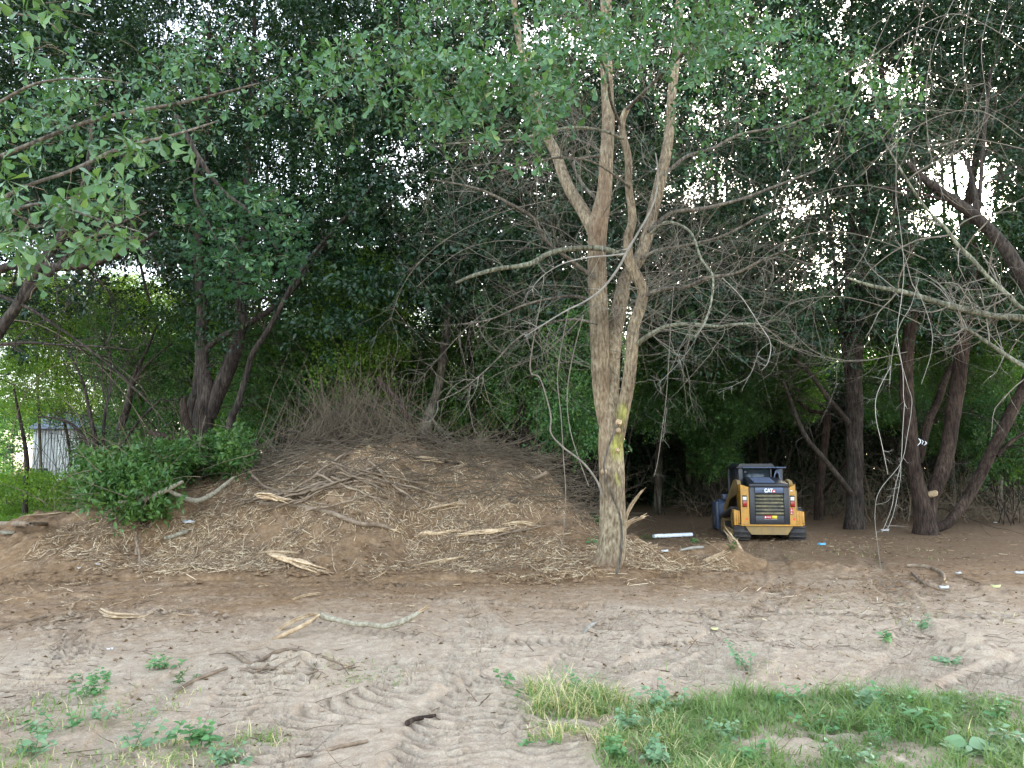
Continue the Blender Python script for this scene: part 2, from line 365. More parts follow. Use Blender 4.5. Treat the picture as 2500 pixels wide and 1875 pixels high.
def base_h(x, y):
    x = np.asarray(x, float); y = np.asarray(y, float)
    h = .06 * fbm(x * .35, y * .35, seed=21, o=3) + .03 * fbm(x * 1.6, y * 1.6, seed=22, o=3)
    near = 1 - sstep(17, 22, y)
    for bx_, by_, br_, bh_ in LUMPS: h = h + bh_ * np.exp(-((x - bx_) ** 2 + (y - by_) ** 2) / br_ ** 2) * (1 + .5 * noise(x * 9, y * 9, seed=28))
    h = h + near * (.016 * fbm(x * 6, y * 6, seed=23, o=3) + .009 * noise(x * 20, y * 20, seed=24) + .004 * noise(x * 43, y * 43, seed=25))
    return h
def track_h(x, y):
    h = np.zeros_like(x); mask = np.zeros_like(x)
    for ti, (pl, hw, sp_) in enumerate(TRACKS):
        g = np.array([ground_pt(*p) for p in pl]); g3, _ = spline(np.hstack([g, np.zeros((len(g), 1))]), np.ones(len(g)), 8); g = g3[:, :2]
        sl = 0
        best = np.full(x.shape, 9.); bs = np.zeros_like(x); bt = np.zeros_like(x)
        for a, b in zip(g[:-1], g[1:]):
            d = b - a; L = np.hypot(*d)
            if L < 1e-4: continue
            d = d / L
            sel = (x > min(a[0], b[0]) - 1) & (x < max(a[0], b[0]) + 1) & (y > min(a[1], b[1]) - 1) & (y < max(a[1], b[1]) + 1)
            if sel.any():
                rx, ry = x[sel] - a[0], y[sel] - a[1]
                s_ = np.clip(rx * d[0] + ry * d[1], 0, L); l_ = -rx * d[1] + ry * d[0]
                dist = np.hypot(rx - s_ * d[0], ry - s_ * d[1])
                bb = best[sel]; up = dist < bb
                bb[up] = dist[up]; best[sel] = bb
                q = bs[sel]; q[up] = (sl + s_)[up]; bs[sel] = q
                q = bt[sel]; q[up] = l_[up]; bt[sel] = q
            sl += L
        inn = 1 - sstep(hw * .8, hw * 1.1, best)
        wob = noise(x * 2.2, y * 2.2, seed=40 + ti) * .05 + noise(x * 9, y * 9, seed=60 + ti) * .012
        ph = (bs + wob + .18 * np.abs(bt) + .05 * np.sin(bt * 9)) / sp_
        fr = ph - np.floor(ph)
        saw = np.where(fr < .84, .28 + .72 * (fr / .84) ** .8, np.clip(1 - (fr - .84) / .10, 0, 1)); saw = saw * (1 - .8 * np.exp(-((fr - .97) / .05) ** 2)) * (.8 + .4 * hash3(np.floor(ph).astype(np.int64), 0 * ph, 0 * ph, ti))
        fade = np.clip(.75 + .7 * noise(x * .8, y * .8, seed=80 + ti), .2, 1)
        h = np.where(inn > 0, h * (1 - inn) + inn * (saw * (.092 if sp_ > .135 else .06) * fade - .055), h)
        h = h + .016 * np.exp(-((best - hw * 1.15) / .05) ** 2) * fade
        mask = np.maximum(mask, inn)
    return h, mask
def terrain(x, y):
    """surface height used to lay things down"""
    return base_h(x, y) + mound_h(x, y)
GD = np.arange(4.0, 42, .04)
def PV(x, y, D):
    u = (x * S - 1250) / FPX; v = (937.5 - y * S) / FPX; dy = cp - v * sp; dz = sp + v * cp
    return np.stack([u * D / dy, D, CAMZ + dz * D / dy], -1)
def gp(x, y):
    """point on the terrain seen at photo position x, y"""
    Ds = GD; q = PV(np.full(len(Ds), float(x)), np.full(len(Ds), float(y)), Ds); h = np.array(terrain(q[:, 0], q[:, 1])); k = np.nonzero(q[:, 2] <= h)[0]
    if not len(k): return q[-1]
    k = k[0]; return np.array([q[k, 0], q[k, 1], h[k]])
xs = np.concatenate([-np.geomspace(400, 9.3, 40), np.arange(-9.2, -4.6, .05), np.arange(-4.6, 4.6, .0168), np.arange(4.6, 9.2, .05), np.geomspace(9.3, 400, 40)])
ys = np.concatenate([np.linspace(-60, 3.5, 12), np.arange(4.1, 8.7, .0175), np.arange(8.7, 12, .03), np.arange(12, 15.5, .06), np.arange(15.5, 26, .12), np.geomspace(26.1, 700, 60)])
X, Y = np.meshgrid(xs, ys)
tH, tM = track_h(X, Y)
Z = base_h(X, Y) + tH * (1 - sstep(16, 20, Y))
Z = Z - .25 * sstep(.35, .8, mound_h(X, Y))
nx, ny = len(xs), len(ys)
i = (np.arange(ny - 1)[:, None] * nx + np.arange(nx - 1)[None]).ravel()
F = np.stack([i, i + 1, i + nx + 1, i + nx], 1)
sandf = (1 - sstep(7.8, 13.6, Y + .9 * fbm(X * .5, Y * .5, seed=31) - .22 * np.clip(X, -6, 6))) * .95 + .12 * tM + .25 * fbm(X * 1.2, Y * 1.2, seed=33)
sandf = np.maximum(sandf, .55 * np.exp(-(((X - 6.0) / 2.2) ** 2 + ((Y - 13.2) / 1.3) ** 2)))
soil_dark = np.clip(sstep(19.5, 27, Y) * .55 + 0 * X, 0, 1)  # soil colour turns darker brown towards the back
soil_dark = np.maximum(soil_dark, sstep(14.5, 17, Y) * .35)
gme = mesh('ground', np.stack([X, Y, Z], -1), F, M['soil'], True, {'sand': sandf.ravel(), 'soil_dark': soil_dark.ravel()})
tag(obj('ground', gme), 'bare trampled sandy soil with tyre and track marks', kind='structure')
xs2 = np.arange(-14.5, 6.2, .055); ys2 = np.arange(12.6, 22.2, .055)
X, Y = np.meshgrid(xs2, ys2); Hm = mound_h(X, Y)
Z = base_h(X, Y) + Hm - .03 - .3 * (1 - sstep(.0, .10, Hm))
nx, ny = len(xs2), len(ys2); i = (np.arange(ny - 1)[:, None] * nx + np.arange(nx - 1)[None]).ravel()
mme = mesh('soil_mound', np.stack([X, Y, Z], -1), np.stack([i, i + 1, i + nx + 1, i + nx], 1), M['mound'], True,
           {'sand': (.02 + .14 * sstep(.3, 1.5, Hm) * (1 - sstep(3, 6, np.abs(X + .5)))).ravel(), 'soil_dark': (.3 * fbm(X * .7, Y * .7, seed=51)).clip(0, 1).ravel()})
tag(obj('soil_mound', mme), 'long heap of pushed-up brown soil strewn with split wood', 'soil mound')
# ------------------------------------------------------------------ leaves and foliage instancing
def leaf_shape(L=.1, W=.045, kind='obovate', fold=.25, bend=.15):
    """one leaf, root at origin, along +X, facing +Z"""
    if kind == 'diamond':
        V = np.array([[0, 0, 0], [.45 * L, -W / 2, fold * W], [.45 * L, W / 2, fold * W], [L, 0, -bend * L]]); return V, np.array([[0, 1, 3], [0, 3, 2]])
    prof = {'obovate': [(.0, .03), (.25, .12), (.5, .42), (.72, .85), (.88, 1.0), (.97, .6)],
            'ovate': [(.0, .1), (.15, .6), (.35, 1.0), (.6, .8), (.82, .4), (.95, .12)],
            'lance': [(.0, .1), (.2, .7), (.45, 1.0), (.7, .75), (.9, .3), (.97, .1)]}[kind]
    V = []; n = len(prof)
    for t, w_ in prof:
        z = -bend * L * t * t; hw = w_ * W / 2
        V += [[t * L, -hw, z + fold * hw], [t * L, 0, z], [t * L, hw, z + fold * hw]]
    V.append([L, 0, -bend * L]); F = []
    for k in range(n - 1):
        for s_ in (0, 1):
            a = k * 3 + s_; F += [[a, a + 1, a + 4], [a, a + 4, a + 3]]
    F += [[(n - 1) * 3, (n - 1) * 3 + 1, n * 3], [(n - 1) * 3 + 1, (n - 1) * 3 + 2, n * 3]]
    return np.array(V), np.array(F)
def rotmats(d, up, spin):
    """frames with x along d, z near up, rolled by spin"""
    d = d / (np.linalg.norm(d, axis=-1, keepdims=True) + 1e-9)
    y = np.cross(up, d); y /= np.linalg.norm(y, axis=-1, keepdims=True) + 1e-9
    z = np.cross(d, y)
    c, s_ = np.cos(spin)[..., None], np.sin(spin)[..., None]
    return np.stack([d, y * c + z * s_, -y * s_ + z * c], -1)
def scatter_leaves(base, pos, d, scale, v, roll=.6, upv=(0, 0, 1)):
    """batch copies of one leaf shape into a mesh's arrays"""
    V, F = base; n = len(pos)
    Mx = rotmats(d, np.broadcast_to(np.array(upv, float) + rng.normal(0, .25, (n, 3)), (n, 3)), rng.normal(0, roll, n))
    VV = np.einsum('nij,kj->nki', Mx, V) * scale[:, None, None] + pos[:, None]
    FF = F[None] + (np.arange(n) * len(V))[:, None, None]
    return VV.reshape(-1, 3), FF.reshape(-1, F.shape[1]), np.repeat(v, len(V))
def make_spray(name, n, R_, L, W, mat, kind='diamond', flat=.45, droop=.2, twigs=True):
    """a spray of leaves on short twigs, unlinked source for the foliage nodes"""
    nt_ = max(5, n // 9)
    V, F, A = [], [], []; off = 0
    dirs = rng.normal(0, 1, (nt_, 3)); dirs[:, 2] *= flat; dirs /= np.linalg.norm(dirs, axis=1)[:, None]
    pos, dd = [], []
    for k in range(n):
        t = rng.integers(nt_); r = R_ * (.25 + .75 * rng.random() ** .7)
        p = dirs[t] * r; p = p + rng.normal(0, R_ * .09, 3); p[2] -= droop * r * r / R_
        e = dirs[t] + rng.normal(0, .8, 3); e[2] -= .25
        pos.append(p); dd.append(e)
    v, f, a = scatter_leaves(leaf_shape(L, W, kind), np.array(pos), np.array(dd), rng.uniform(.7, 1.25, n), rng.random(n), .9)
    me = mesh(name, v, f, mat, False, {'v': a})
    return bpy.data.objects.new(name, me)
_ng = {}
def foliage_nodes(key, sources):
    if key in _ng: return _ng[key]
    g = bpy.data.node_groups.new('foliage_' + key, 'GeometryNodeTree')
    g.interface.new_socket('Geometry', in_out='INPUT', socket_type='NodeSocketGeometry')
    g.interface.new_socket('Geometry', in_out='OUTPUT', socket_type='NodeSocketGeometry')
    gi = g.nodes.new('NodeGroupInput'); go = g.nodes.new('NodeGroupOutput')
    jn = g.nodes.new('GeometryNodeJoinGeometry')
    for s_ in sources:
        oi = g.nodes.new('GeometryNodeObjectInfo'); oi.inputs['Object'].default_value = s_; oi.inputs['As Instance'].default_value = True
        g.links.new(oi.outputs['Geometry'], jn.inputs[0])
    ip = g.nodes.new('GeometryNodeInstanceOnPoints'); ip.inputs['Pick Instance'].default_value = True
    def attr(nm, ty):
        a = g.nodes.new('GeometryNodeInputNamedAttribute'); a.data_type = ty; a.inputs['Name'].default_value = nm
        return [o for o in a.outputs if o.enabled and o.name == 'Attribute'][0]
    g.links.new(gi.outputs[0], ip.inputs['Points']); g.links.new(jn.outputs[0], ip.inputs['Instance'])
    g.links.new(attr('idx', 'INT'), ip.inputs['Instance Index'])
    g.links.new(attr('rot', 'FLOAT_VECTOR'), ip.inputs['Rotation'])
    g.links.new(attr('scl', 'FLOAT'), ip.inputs['Scale'])
    g.links.new(ip.outputs[0], go.inputs[0])
    _ng[key] = g; return g
def foliage(name, pts, key, sources, parent=None, smin=.8, smax=1.2, tilt=.35, scl=None):
    pts = np.asarray(pts, np.float32); n = len(pts)
    me = bpy.data.meshes.new(name); me.vertices.add(n); me.vertices.foreach_set('co', pts.ravel())
    a = me.attributes.new('rot', 'FLOAT_VECTOR', 'POINT')
    rot = np.stack([rng.normal(0, tilt, n), rng.normal(0, tilt, n), rng.uniform(0, 6.28, n)], 1); a.data.foreach_set('vector', rot.astype(np.float32).ravel())
    a = me.attributes.new('scl', 'FLOAT', 'POINT'); a.data.foreach_set('value', (rng.uniform(smin, smax, n) * (1 if scl is None else scl)).astype(np.float32))
    a = me.attributes.new('idx', 'INT', 'POINT'); a.data.foreach_set('value', rng.integers(0, len(sources), n).astype(np.int32))
    for s_ in {id(m_): m_ for src in sources for m_ in src.data.materials}.values(): me.materials.append(s_)
    o = obj(name, me, parent)
    md = o.modifiers.new('leaves', 'NODES'); md.node_group = foliage_nodes(key, sources)
    o['kind'] = 'stuff'
    return o
SRC = {
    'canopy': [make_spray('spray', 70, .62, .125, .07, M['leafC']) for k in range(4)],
    'under': [make_spray('spray', 80, .55, .085, .05, M['leafU'], flat=.8, droop=.3) for k in range(4)],
    'sunlit_tone': [make_spray('spray', 75, .55, .095, .055, M['leafY'], flat=.8, droop=.3) for k in range(3)],
    'shrub': [make_spray('spray', 45, .38, .12, .05, M['leafB'], 'lance', flat=.7) for k in range(3)],
    'vine': [make_spray('spray', 22, .2, .08, .065, M['leafY'], flat=1.2) for k in range(3)],
}
# sky gaps in the canopy as the photo shows them (x, y, rx, ry, strength)
GAPS = [(30, 90, 60, 70, .55), (45, 520, 95, 45, 1), (265, 588, 90, 30, .95), (60, 590, 60, 25, .6), (290, 250, 90, 40, .6), (30, 240, 60, 40, .5), (200, 60, 50, 40, .35),
        (650, 345, 105, 75, .85), (865, 335, 60, 60, .8), (560, 400, 45, 50, .7), (900, 420, 60, 50, .65), (700, 440, 50, 35, .5), (1060, 170, 60, 40, .3),
        (1265, 85, 70, 60, .95), (1160, 70, 60, 60, .6), (1400, 120, 120, 90, .6), (1490, 240, 130, 100, .58), (1660, 170, 90, 60, .55), (1530, 390, 120, 60, .6), (1690, 445, 95, 45, .75), (160, 170, 90, 60, .6), (380, 90, 90, 50, .5), (230, 330, 70, 50, .5), (520, 200, 80, 60, .45), (760, 60, 90, 50, .45),
        (2075, 395, 105, 78, 1.7), (1975, 350, 60, 35, .7), (1785, 570, 55, 65, .85), (1965, 455, 60, 55, .75), (1920, 165, 90, 55, .75), (2010, 190, 50, 30, .5), (1930, 250, 120, 40, .45),
        (1850, 430, 90, 30, .5), (2140, 160, 60, 60, .5), (1450, 30, 150, 40, .5), (1770, 330, 70, 60, .3)]
def gapv(x, y):
    g = np.zeros_like(x)
    for cx, cy_, rx, ry, s_ in GAPS:
        g = np.maximum(g, s_ * np.exp(-(((x - cx) / rx) ** 2 + ((y - cy_) / ry) ** 2) ** 1.3))
    g = g * (1 + .55 * noise(x / 26, y / 26, seed=91)) + .15 * noise(x / 60, y / 60, seed=92)
    return g
def PV(x, y, D):
    u = (x * S - 1250) / FPX; v = (937.5 - y * S) / FPX; dy = cp - v * sp; dz = sp + v * cp
    return np.stack([u * D / dy, D, CAMZ + dz * D / dy], -1)
# ------------------------------------------------------------------ trees
def tube_from(pl, D, mb, sides=14, seed=0, amp=.06, step=6, a=0.0, Ds=None, up=None, taper=1.0):
    """trunk or limb along photo points (x, y, width in pixels) at distance D"""
    pts = []; rad = []
    for k, q in enumerate(pl):
        d = D if len(q) < 4 else q[3]
        pts.append(P(q[0], q[1], d)); rad.append(q[2] * .5 * PX(d))
    p, r = spline(pts, rad, step)
    mb.tube(p, r, sides, disp=bark_disp(amp, seed) if amp else None, a=a)
    return p, r
def grow(p, d, L, r, lev, out, curl=.35, up=-.02, fork=5, kink=.22, seglen=.16, shrink=.5):
    """crooked twig with side twigs"""
    n = max(3, int(L / seglen)); pts = [p]; rad = [r]; d = d / np.linalg.norm(d); cv = rng.normal(0, curl / n, 3)
    for k in range(n):
        d = d + cv + rng.normal(0, kink / math.sqrt(n) * .9, 3); d[2] += up; d /= np.linalg.norm(d)
        pts.append(pts[-1] + d * L / n); rad.append(r * (1 - .8 * (k + 1) / n))
    out.append((np.array(pts), np.array(rad)))
    if lev > 0:
        for k in range(fork):
            i_ = rng.integers(max(1, n // 5), n); q = pts[i_]; ax = np.array(pts[i_]) - pts[i_ - 1]; ax /= np.linalg.norm(ax)
            s_ = rng.normal(0, 1, 3); s_ -= s_ @ ax * ax; s_ /= np.linalg.norm(s_)
            e = ax * .75 + s_ * .8; e[2] += .05
            grow(q, e, L * shrink * rng.uniform(.5, 1.1), rad[i_] * .6, lev - 1, out, curl, up, fork, kink, seglen, shrink)
def twigs_mesh(name, segs, mat, sides=4):
    mb = MB()
    for p, r in segs: mb.tube(p, r, sides, cap=False)
    return mb.build(name, mat, True)
ROOTS = []   # (root object, x, y) canopy trees that receive foliage
def tree(label, base, cat='tree', group=None, name='oak_tree', canopy=True):
    r = empty(name, tuple(base), 0, label, cat, group)
    if canopy: ROOTS.append([r, base[0], base[1], []])
    return r
def put(root, name, me, label=None, kind=None):
    """part built in world coordinates, hung under its thing"""
    o = obj(name, me, root); o.location = (-root.location[0], -root.location[1], -root.location[2]); 
    if label: o['label'] = label
    if kind: o['kind'] = kind
    return o
# --- the big oak in the middle
mb0 = P(1498, 1238, 14.0); base = (mb0[0], 14.0, float(terrain(mb0[0], 14.0)))
oak = tree('big grey oak with yellow-green moss patch standing at the right end of the soil mound', base, canopy=False)
OK = MB()
def oak_stem(pl, seed, sides=40, amp=.05, step=14, D=14.0):
    pts = [P(q[0], q[1], q[3] if len(q) > 3 else D) for q in pl]; rad = [q[2] * .5 * PX(q[3] if len(q) > 3 else D) for q in pl]
    p, r = spline(pts, rad, step); V, Fq, C = tube(p, r, sides, bark_disp(amp, seed)); return V, Fq, C
Vs, Fs_, off = [], [], 0
stems = [
    ([(1331, 1262, 66), (1329, 1225, 62), (1327, 1190, 58), (1324, 1120, 56), (1323, 1060, 54), (1321, 1000, 55), (1319, 950, 53), (1319, 900, 46), (1316, 860, 26)], 1, 56, .06),
    ([(1316, 960, 20), (1306, 905, 29), (1299, 850, 33), (1297, 800, 36), (1294, 706, 38), (1291, 620, 38), (1289, 546, 37), (1293, 480, 38), (1305, 418, 30), (1309, 354, 28), (1314, 260, 26), (1310, 150, 25), (1309, 60, 24), (1309, -60, 22), (1312, -220, 14)], 2, 36, .05),
    ([(1322, 930, 18, 14.1), (1319, 880, 32, 14.1), (1319, 834, 34, 14.15), (1324, 738, 34, 14.25), (1343, 640, 30, 14.45), (1352, 600, 27, 14.5), (1387, 545, 25, 14.7), (1412, 450, 24, 14.8), (1430, 374, 23, 14.8), (1444, 300, 21, 14.8), (1452, 200, 19, 14.8), (1462, 100, 17, 14.8), (1470, -30, 15, 14.8), (1480, -200, 9, 14.8)], 3, 32, .05),
    ([(1326, 1000, 16, 13.95), (1334, 945, 27, 13.88), (1345, 890, 27, 13.82), (1357, 830, 26, 13.75), (1364, 770, 25, 13.7), (1368, 710, 24, 13.7), (1384, 660, 23, 13.65), (1388, 626, 22, 13.6), (1374, 594, 21, 13.6), (1358, 560, 20, 13.55), (1357, 514, 19, 13.5), (1366, 472, 17, 13.5), (1358, 402, 15, 13.5), (1357, 342, 15, 13.5), (1343, 273, 14, 13.5), (1354, 235, 13, 13.4)], 4, 28, .05),
    ([(1292, 570, 14, 14.0), (1280, 500, 24, 14.05), (1262, 460, 26, 14.2), (1226, 400, 23, 14.4), (1200, 330, 22, 14.7), (1182, 293, 20, 14.8), (1160, 220, 17, 15), (1130, 130, 15, 15.2), (1115, 40, 13, 15.3), (1100, -80, 9, 15.3)], 5, 24, .05),
]
mossA, tintA = [], []
for pl, sd_, sides, amp in stems:
    V, Fq, C = oak_stem([(q[0], q[1], q[2] * (1.0 if sd_ == 1 else 1.1)) + tuple(q[3:]) for q in pl], sd_, sides, amp * .55); Vs.append(V); Fs_.append(Fq + off); off += len(V)
V = np.vstack(Vs)
# flare of the roots
zb = base[2]; low = np.exp(-np.clip(V[:, 2] - zb, 0, 9) / .22)
ang = np.arctan2(V[:, 1] - 14, V[:, 0] - base[0]); k_ = low * (.12 + .14 * np.sin(ang * 4 + 1) + .09 * np.sin(ang * 7))
V[:, 0] += (V[:, 0] - base[0]) * k_; V[:, 1] += (V[:, 1] - 14) * k_
c_ = P(1340, 950, 13.7); c2 = P(1346, 905, 13.7); c3 = P(1352, 870, 13.7)
moss = np.zeros(len(V))
for q, rx, rz in ((P(1336, 960, 13.7), .14, .42), (P(1341, 1000, 13.7), .10, .35), (P(1346, 895, 13.6), .12, .28), (P(1338, 1030, 13.7), .09, .25)):
    moss = np.maximum(moss, np.exp(-((V[:, 0] - q[0]) / rx / 1.35) ** 2 - ((V[:, 2] - q[2]) / rz / 1.2) ** 2) * (V[:, 1] < 14.05))
moss *= .6 + .6 * fbm(V[:, 0] * 6, V[:, 1] * 6, V[:, 2] * 3, 77, 3)
moss *= .8
tint = np.zeros(len(V))
for q, rx, rz in ((P(1304, 430, 14), .12, 1.2), (P(1290, 500, 14), .16, .6), (P(1303, 880, 13.8), .09, .9), (P(1300, 960, 13.8), .07, .6)):
    tint = np.maximum(tint, np.exp(-((V[:, 0] - q[0]) / rx) ** 2 - ((V[:, 2] - q[2]) / rz) ** 2))
tint *= .38 + .4 * fbm(V[:, 0] * 5, V[:, 1] * 5, V[:, 2] * 1.5, 78, 3)
tint = np.maximum(tint, .85 * np.exp(-(V[:, 2] - zb).clip(0, 9) / .16))
put(oak, 'trunk', mesh('trunk', V, np.vstack(Fs_), M['bark_oak'], True, {'moss': np.clip(moss, 0, 1), 'tint': np.clip(tint, 0, 1)}))
def limb(root, pl, D, mat='bark_grey', name='branch', sides=12, seed=0, amp=.07, step=7, label=None, end=None, lump=0):
    mb = MB(); p, r = tube_from(pl, D, mb, sides, seed, amp, step)
    o = put(root, name, mb.build(name, M[mat], True), label)
    return p, r
tw = []     # fine twigs of the oak
def twig_along(p, n, L, r, lev, out, dirbias=None, spread=1.0, **kw):
    for k in range(n):
        i_ = rng.integers(len(p) // 6, len(p) - 1); ax = p[i_ + (1 if i_ + 1 < len(p) else 0)] - p[i_ - 1]; ax /= np.linalg.norm(ax) + 1e-9
        s_ = rng.normal(0, 1, 3); s_ -= s_ @ ax * ax; s_ /= np.linalg.norm(s_)
        e = ax * .5 + s_ * spread
        if dirbias is not None: e = e + np.array(dirbias)
        grow(p[i_], e, L * rng.uniform(.5, 1.2), r * rng.uniform(.6, 1.2), lev, out, **kw)
OB = [
    ([(1352, 552, 13), (1300, 537, 13), (1255, 536, 12), (1210, 541, 12), (1180, 550, 11), (1150, 568, 11), (1120, 575, 10), (1080, 580, 10), (1050, 587, 9), (1015, 598, 8), (985, 611, 6)], 13.6, 'bark_lichen', 'thick bare limb reaching left with snapped pale end'),
    ([(1283, 600, 12), (1230, 560, 11), (1180, 520, 10), (1150, 470, 10), (1100, 440, 9), (1050, 415, 8), (1000, 400, 6), (930, 388, 4)], 13.8, 'bark_grey', None),
    ([(1300, 440, 10), (1260, 400, 9), (1240, 350, 8), (1300, 330, 7), (1220, 290, 6)], 14.2, 'bark_grey', None),
    ([(1345, 300, 8), (1300, 282, 8), (1240, 275, 8), (1180, 285, 7), (1120, 300, 6), (1060, 305, 5), (960, 310, 3)], 13.4, 'bark_lichen', None),
    ([(1340, 270, 9), (1320, 220, 9), (1310, 160, 8), (1290, 110, 7), (1280, 60, 7), (1275, 0, 6), (1265, -60, 5)], 13.3, 'bark_grey', None),
    ([(1355, 235, 11), (1380, 210, 10), (1410, 180, 9), (1440, 150, 8), (1470, 120, 7), (1500, 70, 6), (1530, 10, 5), (1560, -60, 4)], 13.3, 'bark_grey', None),
    ([(1388, 640, 14), (1430, 625, 12), (1480, 620, 11), (1530, 600, 10), (1590, 590, 8), (1650, 560, 7), (1700, 540, 5)], 13.6, 'bark_grey', None),
    ([(1375, 745, 14), (1400, 725, 12), (1440, 705, 11), (1490, 700, 10), (1550, 705, 9), (1600, 700, 8), (1640, 700, 7)], 13.7, 'bark_lichen', None),
    ([(1400, 500, 12), (1450, 460, 11), (1520, 450, 10), (1600, 430, 8), (1680, 400, 7), (1760, 370, 5)], 14.6, 'bark_grey', None),
    ([(1432, 380, 11), (1480, 340, 10), (1540, 320, 9), (1600, 290, 8), (1700, 270, 6), (1800, 230, 4)], 14.7, 'bark_grey', None),
    ([(1405, 505, 8), (1440, 480, 8), (1490, 500, 7), (1515, 560, 7), (1540, 600, 6), (1530, 680, 5), (1500, 730, 4)], 13.4, 'bark_lichen', None),
    ([(1285, 650, 10), (1240, 640, 9), (1190, 645, 8), (1130, 660, 7), (1060, 690, 5), (1000, 700, 4)], 13.9, 'bark_grey', None),
    ([(1290, 700, 8), (1240, 690, 7), (1180, 700, 6), (1120, 730, 5), (1060, 790, 4), (1000, 840, 3), (940, 870, 2)], 13.7, 'bark_grey', None),
    ([(1385, 560, 9), (1420, 540, 8), (1480, 530, 8), (1560, 510, 7), (1640, 470, 6), (1720, 440, 4)], 14.2, 'bark_grey', None),
    ([(1360, 405, 8), (1330, 380, 7), (1280, 350, 6), (1220, 340, 6), (1150, 350, 5), (1080, 370, 4)], 13.2, 'bark_grey', None),
]
for k, (pl, D, mt, lb) in enumerate(OB):
    # limbs lean towards or away from the viewer along their length, as real ones do
    dz = [-2.2, -.8, .8, -3, -3.5, -3, -1.5, -2.2, 1.5, 1.0, -2.5, 1.2, -1.5, .8, -2.5][k]
    if k == 0: dz = -1.0
    pl = [(q[0], q[1], q[2], D + dz * i_ / (len(pl) - 1)) for i_, q in enumerate(pl)]
    if k: pl = [(q[0], q[1], q[2] * .8, q[3]) for q in pl]
    p, r = limb(oak, pl, D, mt, seed=20 + k, label=lb, sides=10)
    if k == 0: tw_n = 3
    else: tw_n = 24
    twig_along(p, tw_n, 1.7, .0058, 2, tw, fork=4, curl=.8, kink=.5, up=-.008)
for sidx, n_ in ((1, 28), (2, 26), (3, 22)):
    pl = stems[sidx][0]; pts = np.array([P(q[0], q[1], q[3] if len(q) > 3 else 14) for q in pl]); pts = pts[2:10]
    twig_along(pts, n_, 2.4, .0078, 2, tw, spread=1.3, fork=5, curl=.9, kink=.45, up=-.006)
put(oak, 'twigs', twigs_mesh('twigs', tw, M['deadgrey']), 'tangle of thin bare grey twigs', 'stuff')
# bleached dead limb crossing in front of the oak
WB = [([(1416, 330, 4), (1421, 370, 5), (1418, 415, 6), (1405, 455, 7), (1380, 500, 8), (1362, 530, 9), (1352, 548, 9), (1335, 580, 9), (1300, 625, 8), (1262, 652, 7), (1225, 670, 6), (1180, 697, 5), (1132, 728, 3)], 12.6),
      ([(1352, 548, 7), (1320, 552, 6), (1270, 556, 5), (1220, 568, 4), (1180, 590, 3), (1155, 615, 2), (1150, 630, 2)], 12.6)]
wb = empty('dead_branch', tuple(P(1352, 548, 12.6)), 0, 'bleached white forked branch hanging in front of the big oak', 'branch')
for k, (pl, D) in enumerate(WB):
    mb = MB(); pl = [(q[0], q[1], q[2] * .62) for q in pl]; p, r = tube_from(pl, D, mb, 8, 60 + k, .05, 6)
    put(wb, 'stem' if k == 0 else 'fork', mb.build('stem', M['pale'], True))
    o_ = []; twig_along(p, 9, .5, .006, 1, o_, fork=2); put(wb, 'twigs', twigs_mesh('twigs', o_, M['pale']), None, 'stuff')
# climbing vine on the trunk
mb = MB(); vv = [(1340, 905, 5, 13.62), (1316, 960, 5, 13.55), (1305, 1010, 5, 13.52), (1318, 1060, 5, 13.5), (1338, 1110, 5, 13.5), (1343, 1160, 6, 13.5), (1338, 1215, 6, 13.45), (1332, 1240, 6, 13.4)]
tube_from(vv, 13.6, mb, 7, 3, .1); put(oak, 'vine_stem', mb.build('vine_stem', M['bark_grey'], True))
for q, rr_ in (((1338, 912, 13.58), .05), ((1336, 930, 13.56), .045), ((1306, 1019, 13.66), .05), ((1335, 972, 13.62), .035)):
    c = P(*q); kb = MB(); th = np.linspace(0, math.pi / 2, 5)
    kb.tube([c + np.array([0, .08, 0]), c + np.array([0, .0, 0]), c + np.array([0, -.03, 0])], [rr_ * 1.3, rr_, rr_ * .7], 10, disp=bark_disp(.12, 5))
    put(oak, 'knot', kb.build('knot', M['split'] if rr_ < .06 else M['bark_grey'], True))
# vines and dead hanging stems left of the oak
HV = [([(1145, 790, 5), (1165, 815, 5), (1178, 850, 5), (1190, 900, 6), (1190, 935, 6), (1215, 965, 7), (1260, 1000, 7), (1290, 1040, 8), (1300, 1070, 8)], 13.2, 'pale brown bent vine arching down onto the big oak trunk'),
      ([(1205, 800, 3), (1212, 900, 3), (1218, 1000, 3), (1222, 1060, 3), (1220, 1120, 2), (1212, 1200, 2)], 13.3, 'thin straight vine hanging left of the big oak down to the debris'),
      ([(1235, 780, 3), (1225, 860, 3), (1232, 930, 3), (1250, 990, 3), (1272, 1050, 3)], 13.4, 'slim curved vine just left of the big oak trunk')]
for k, (pl, D, lb) in enumerate(HV):
    pl = [(q[0], q[1], q[2] * .62) for q in [(pl[0][0] + 25, 640 + 20 * k, 3)] + pl]
    mb = MB(); p, r = tube_from(pl, D, mb, 7, 70 + k, .05, 6); me = mb.build('hanging_vine', M['dead'], True)
    o = obj('hanging_vine', me); tag(o, lb, 'vine')
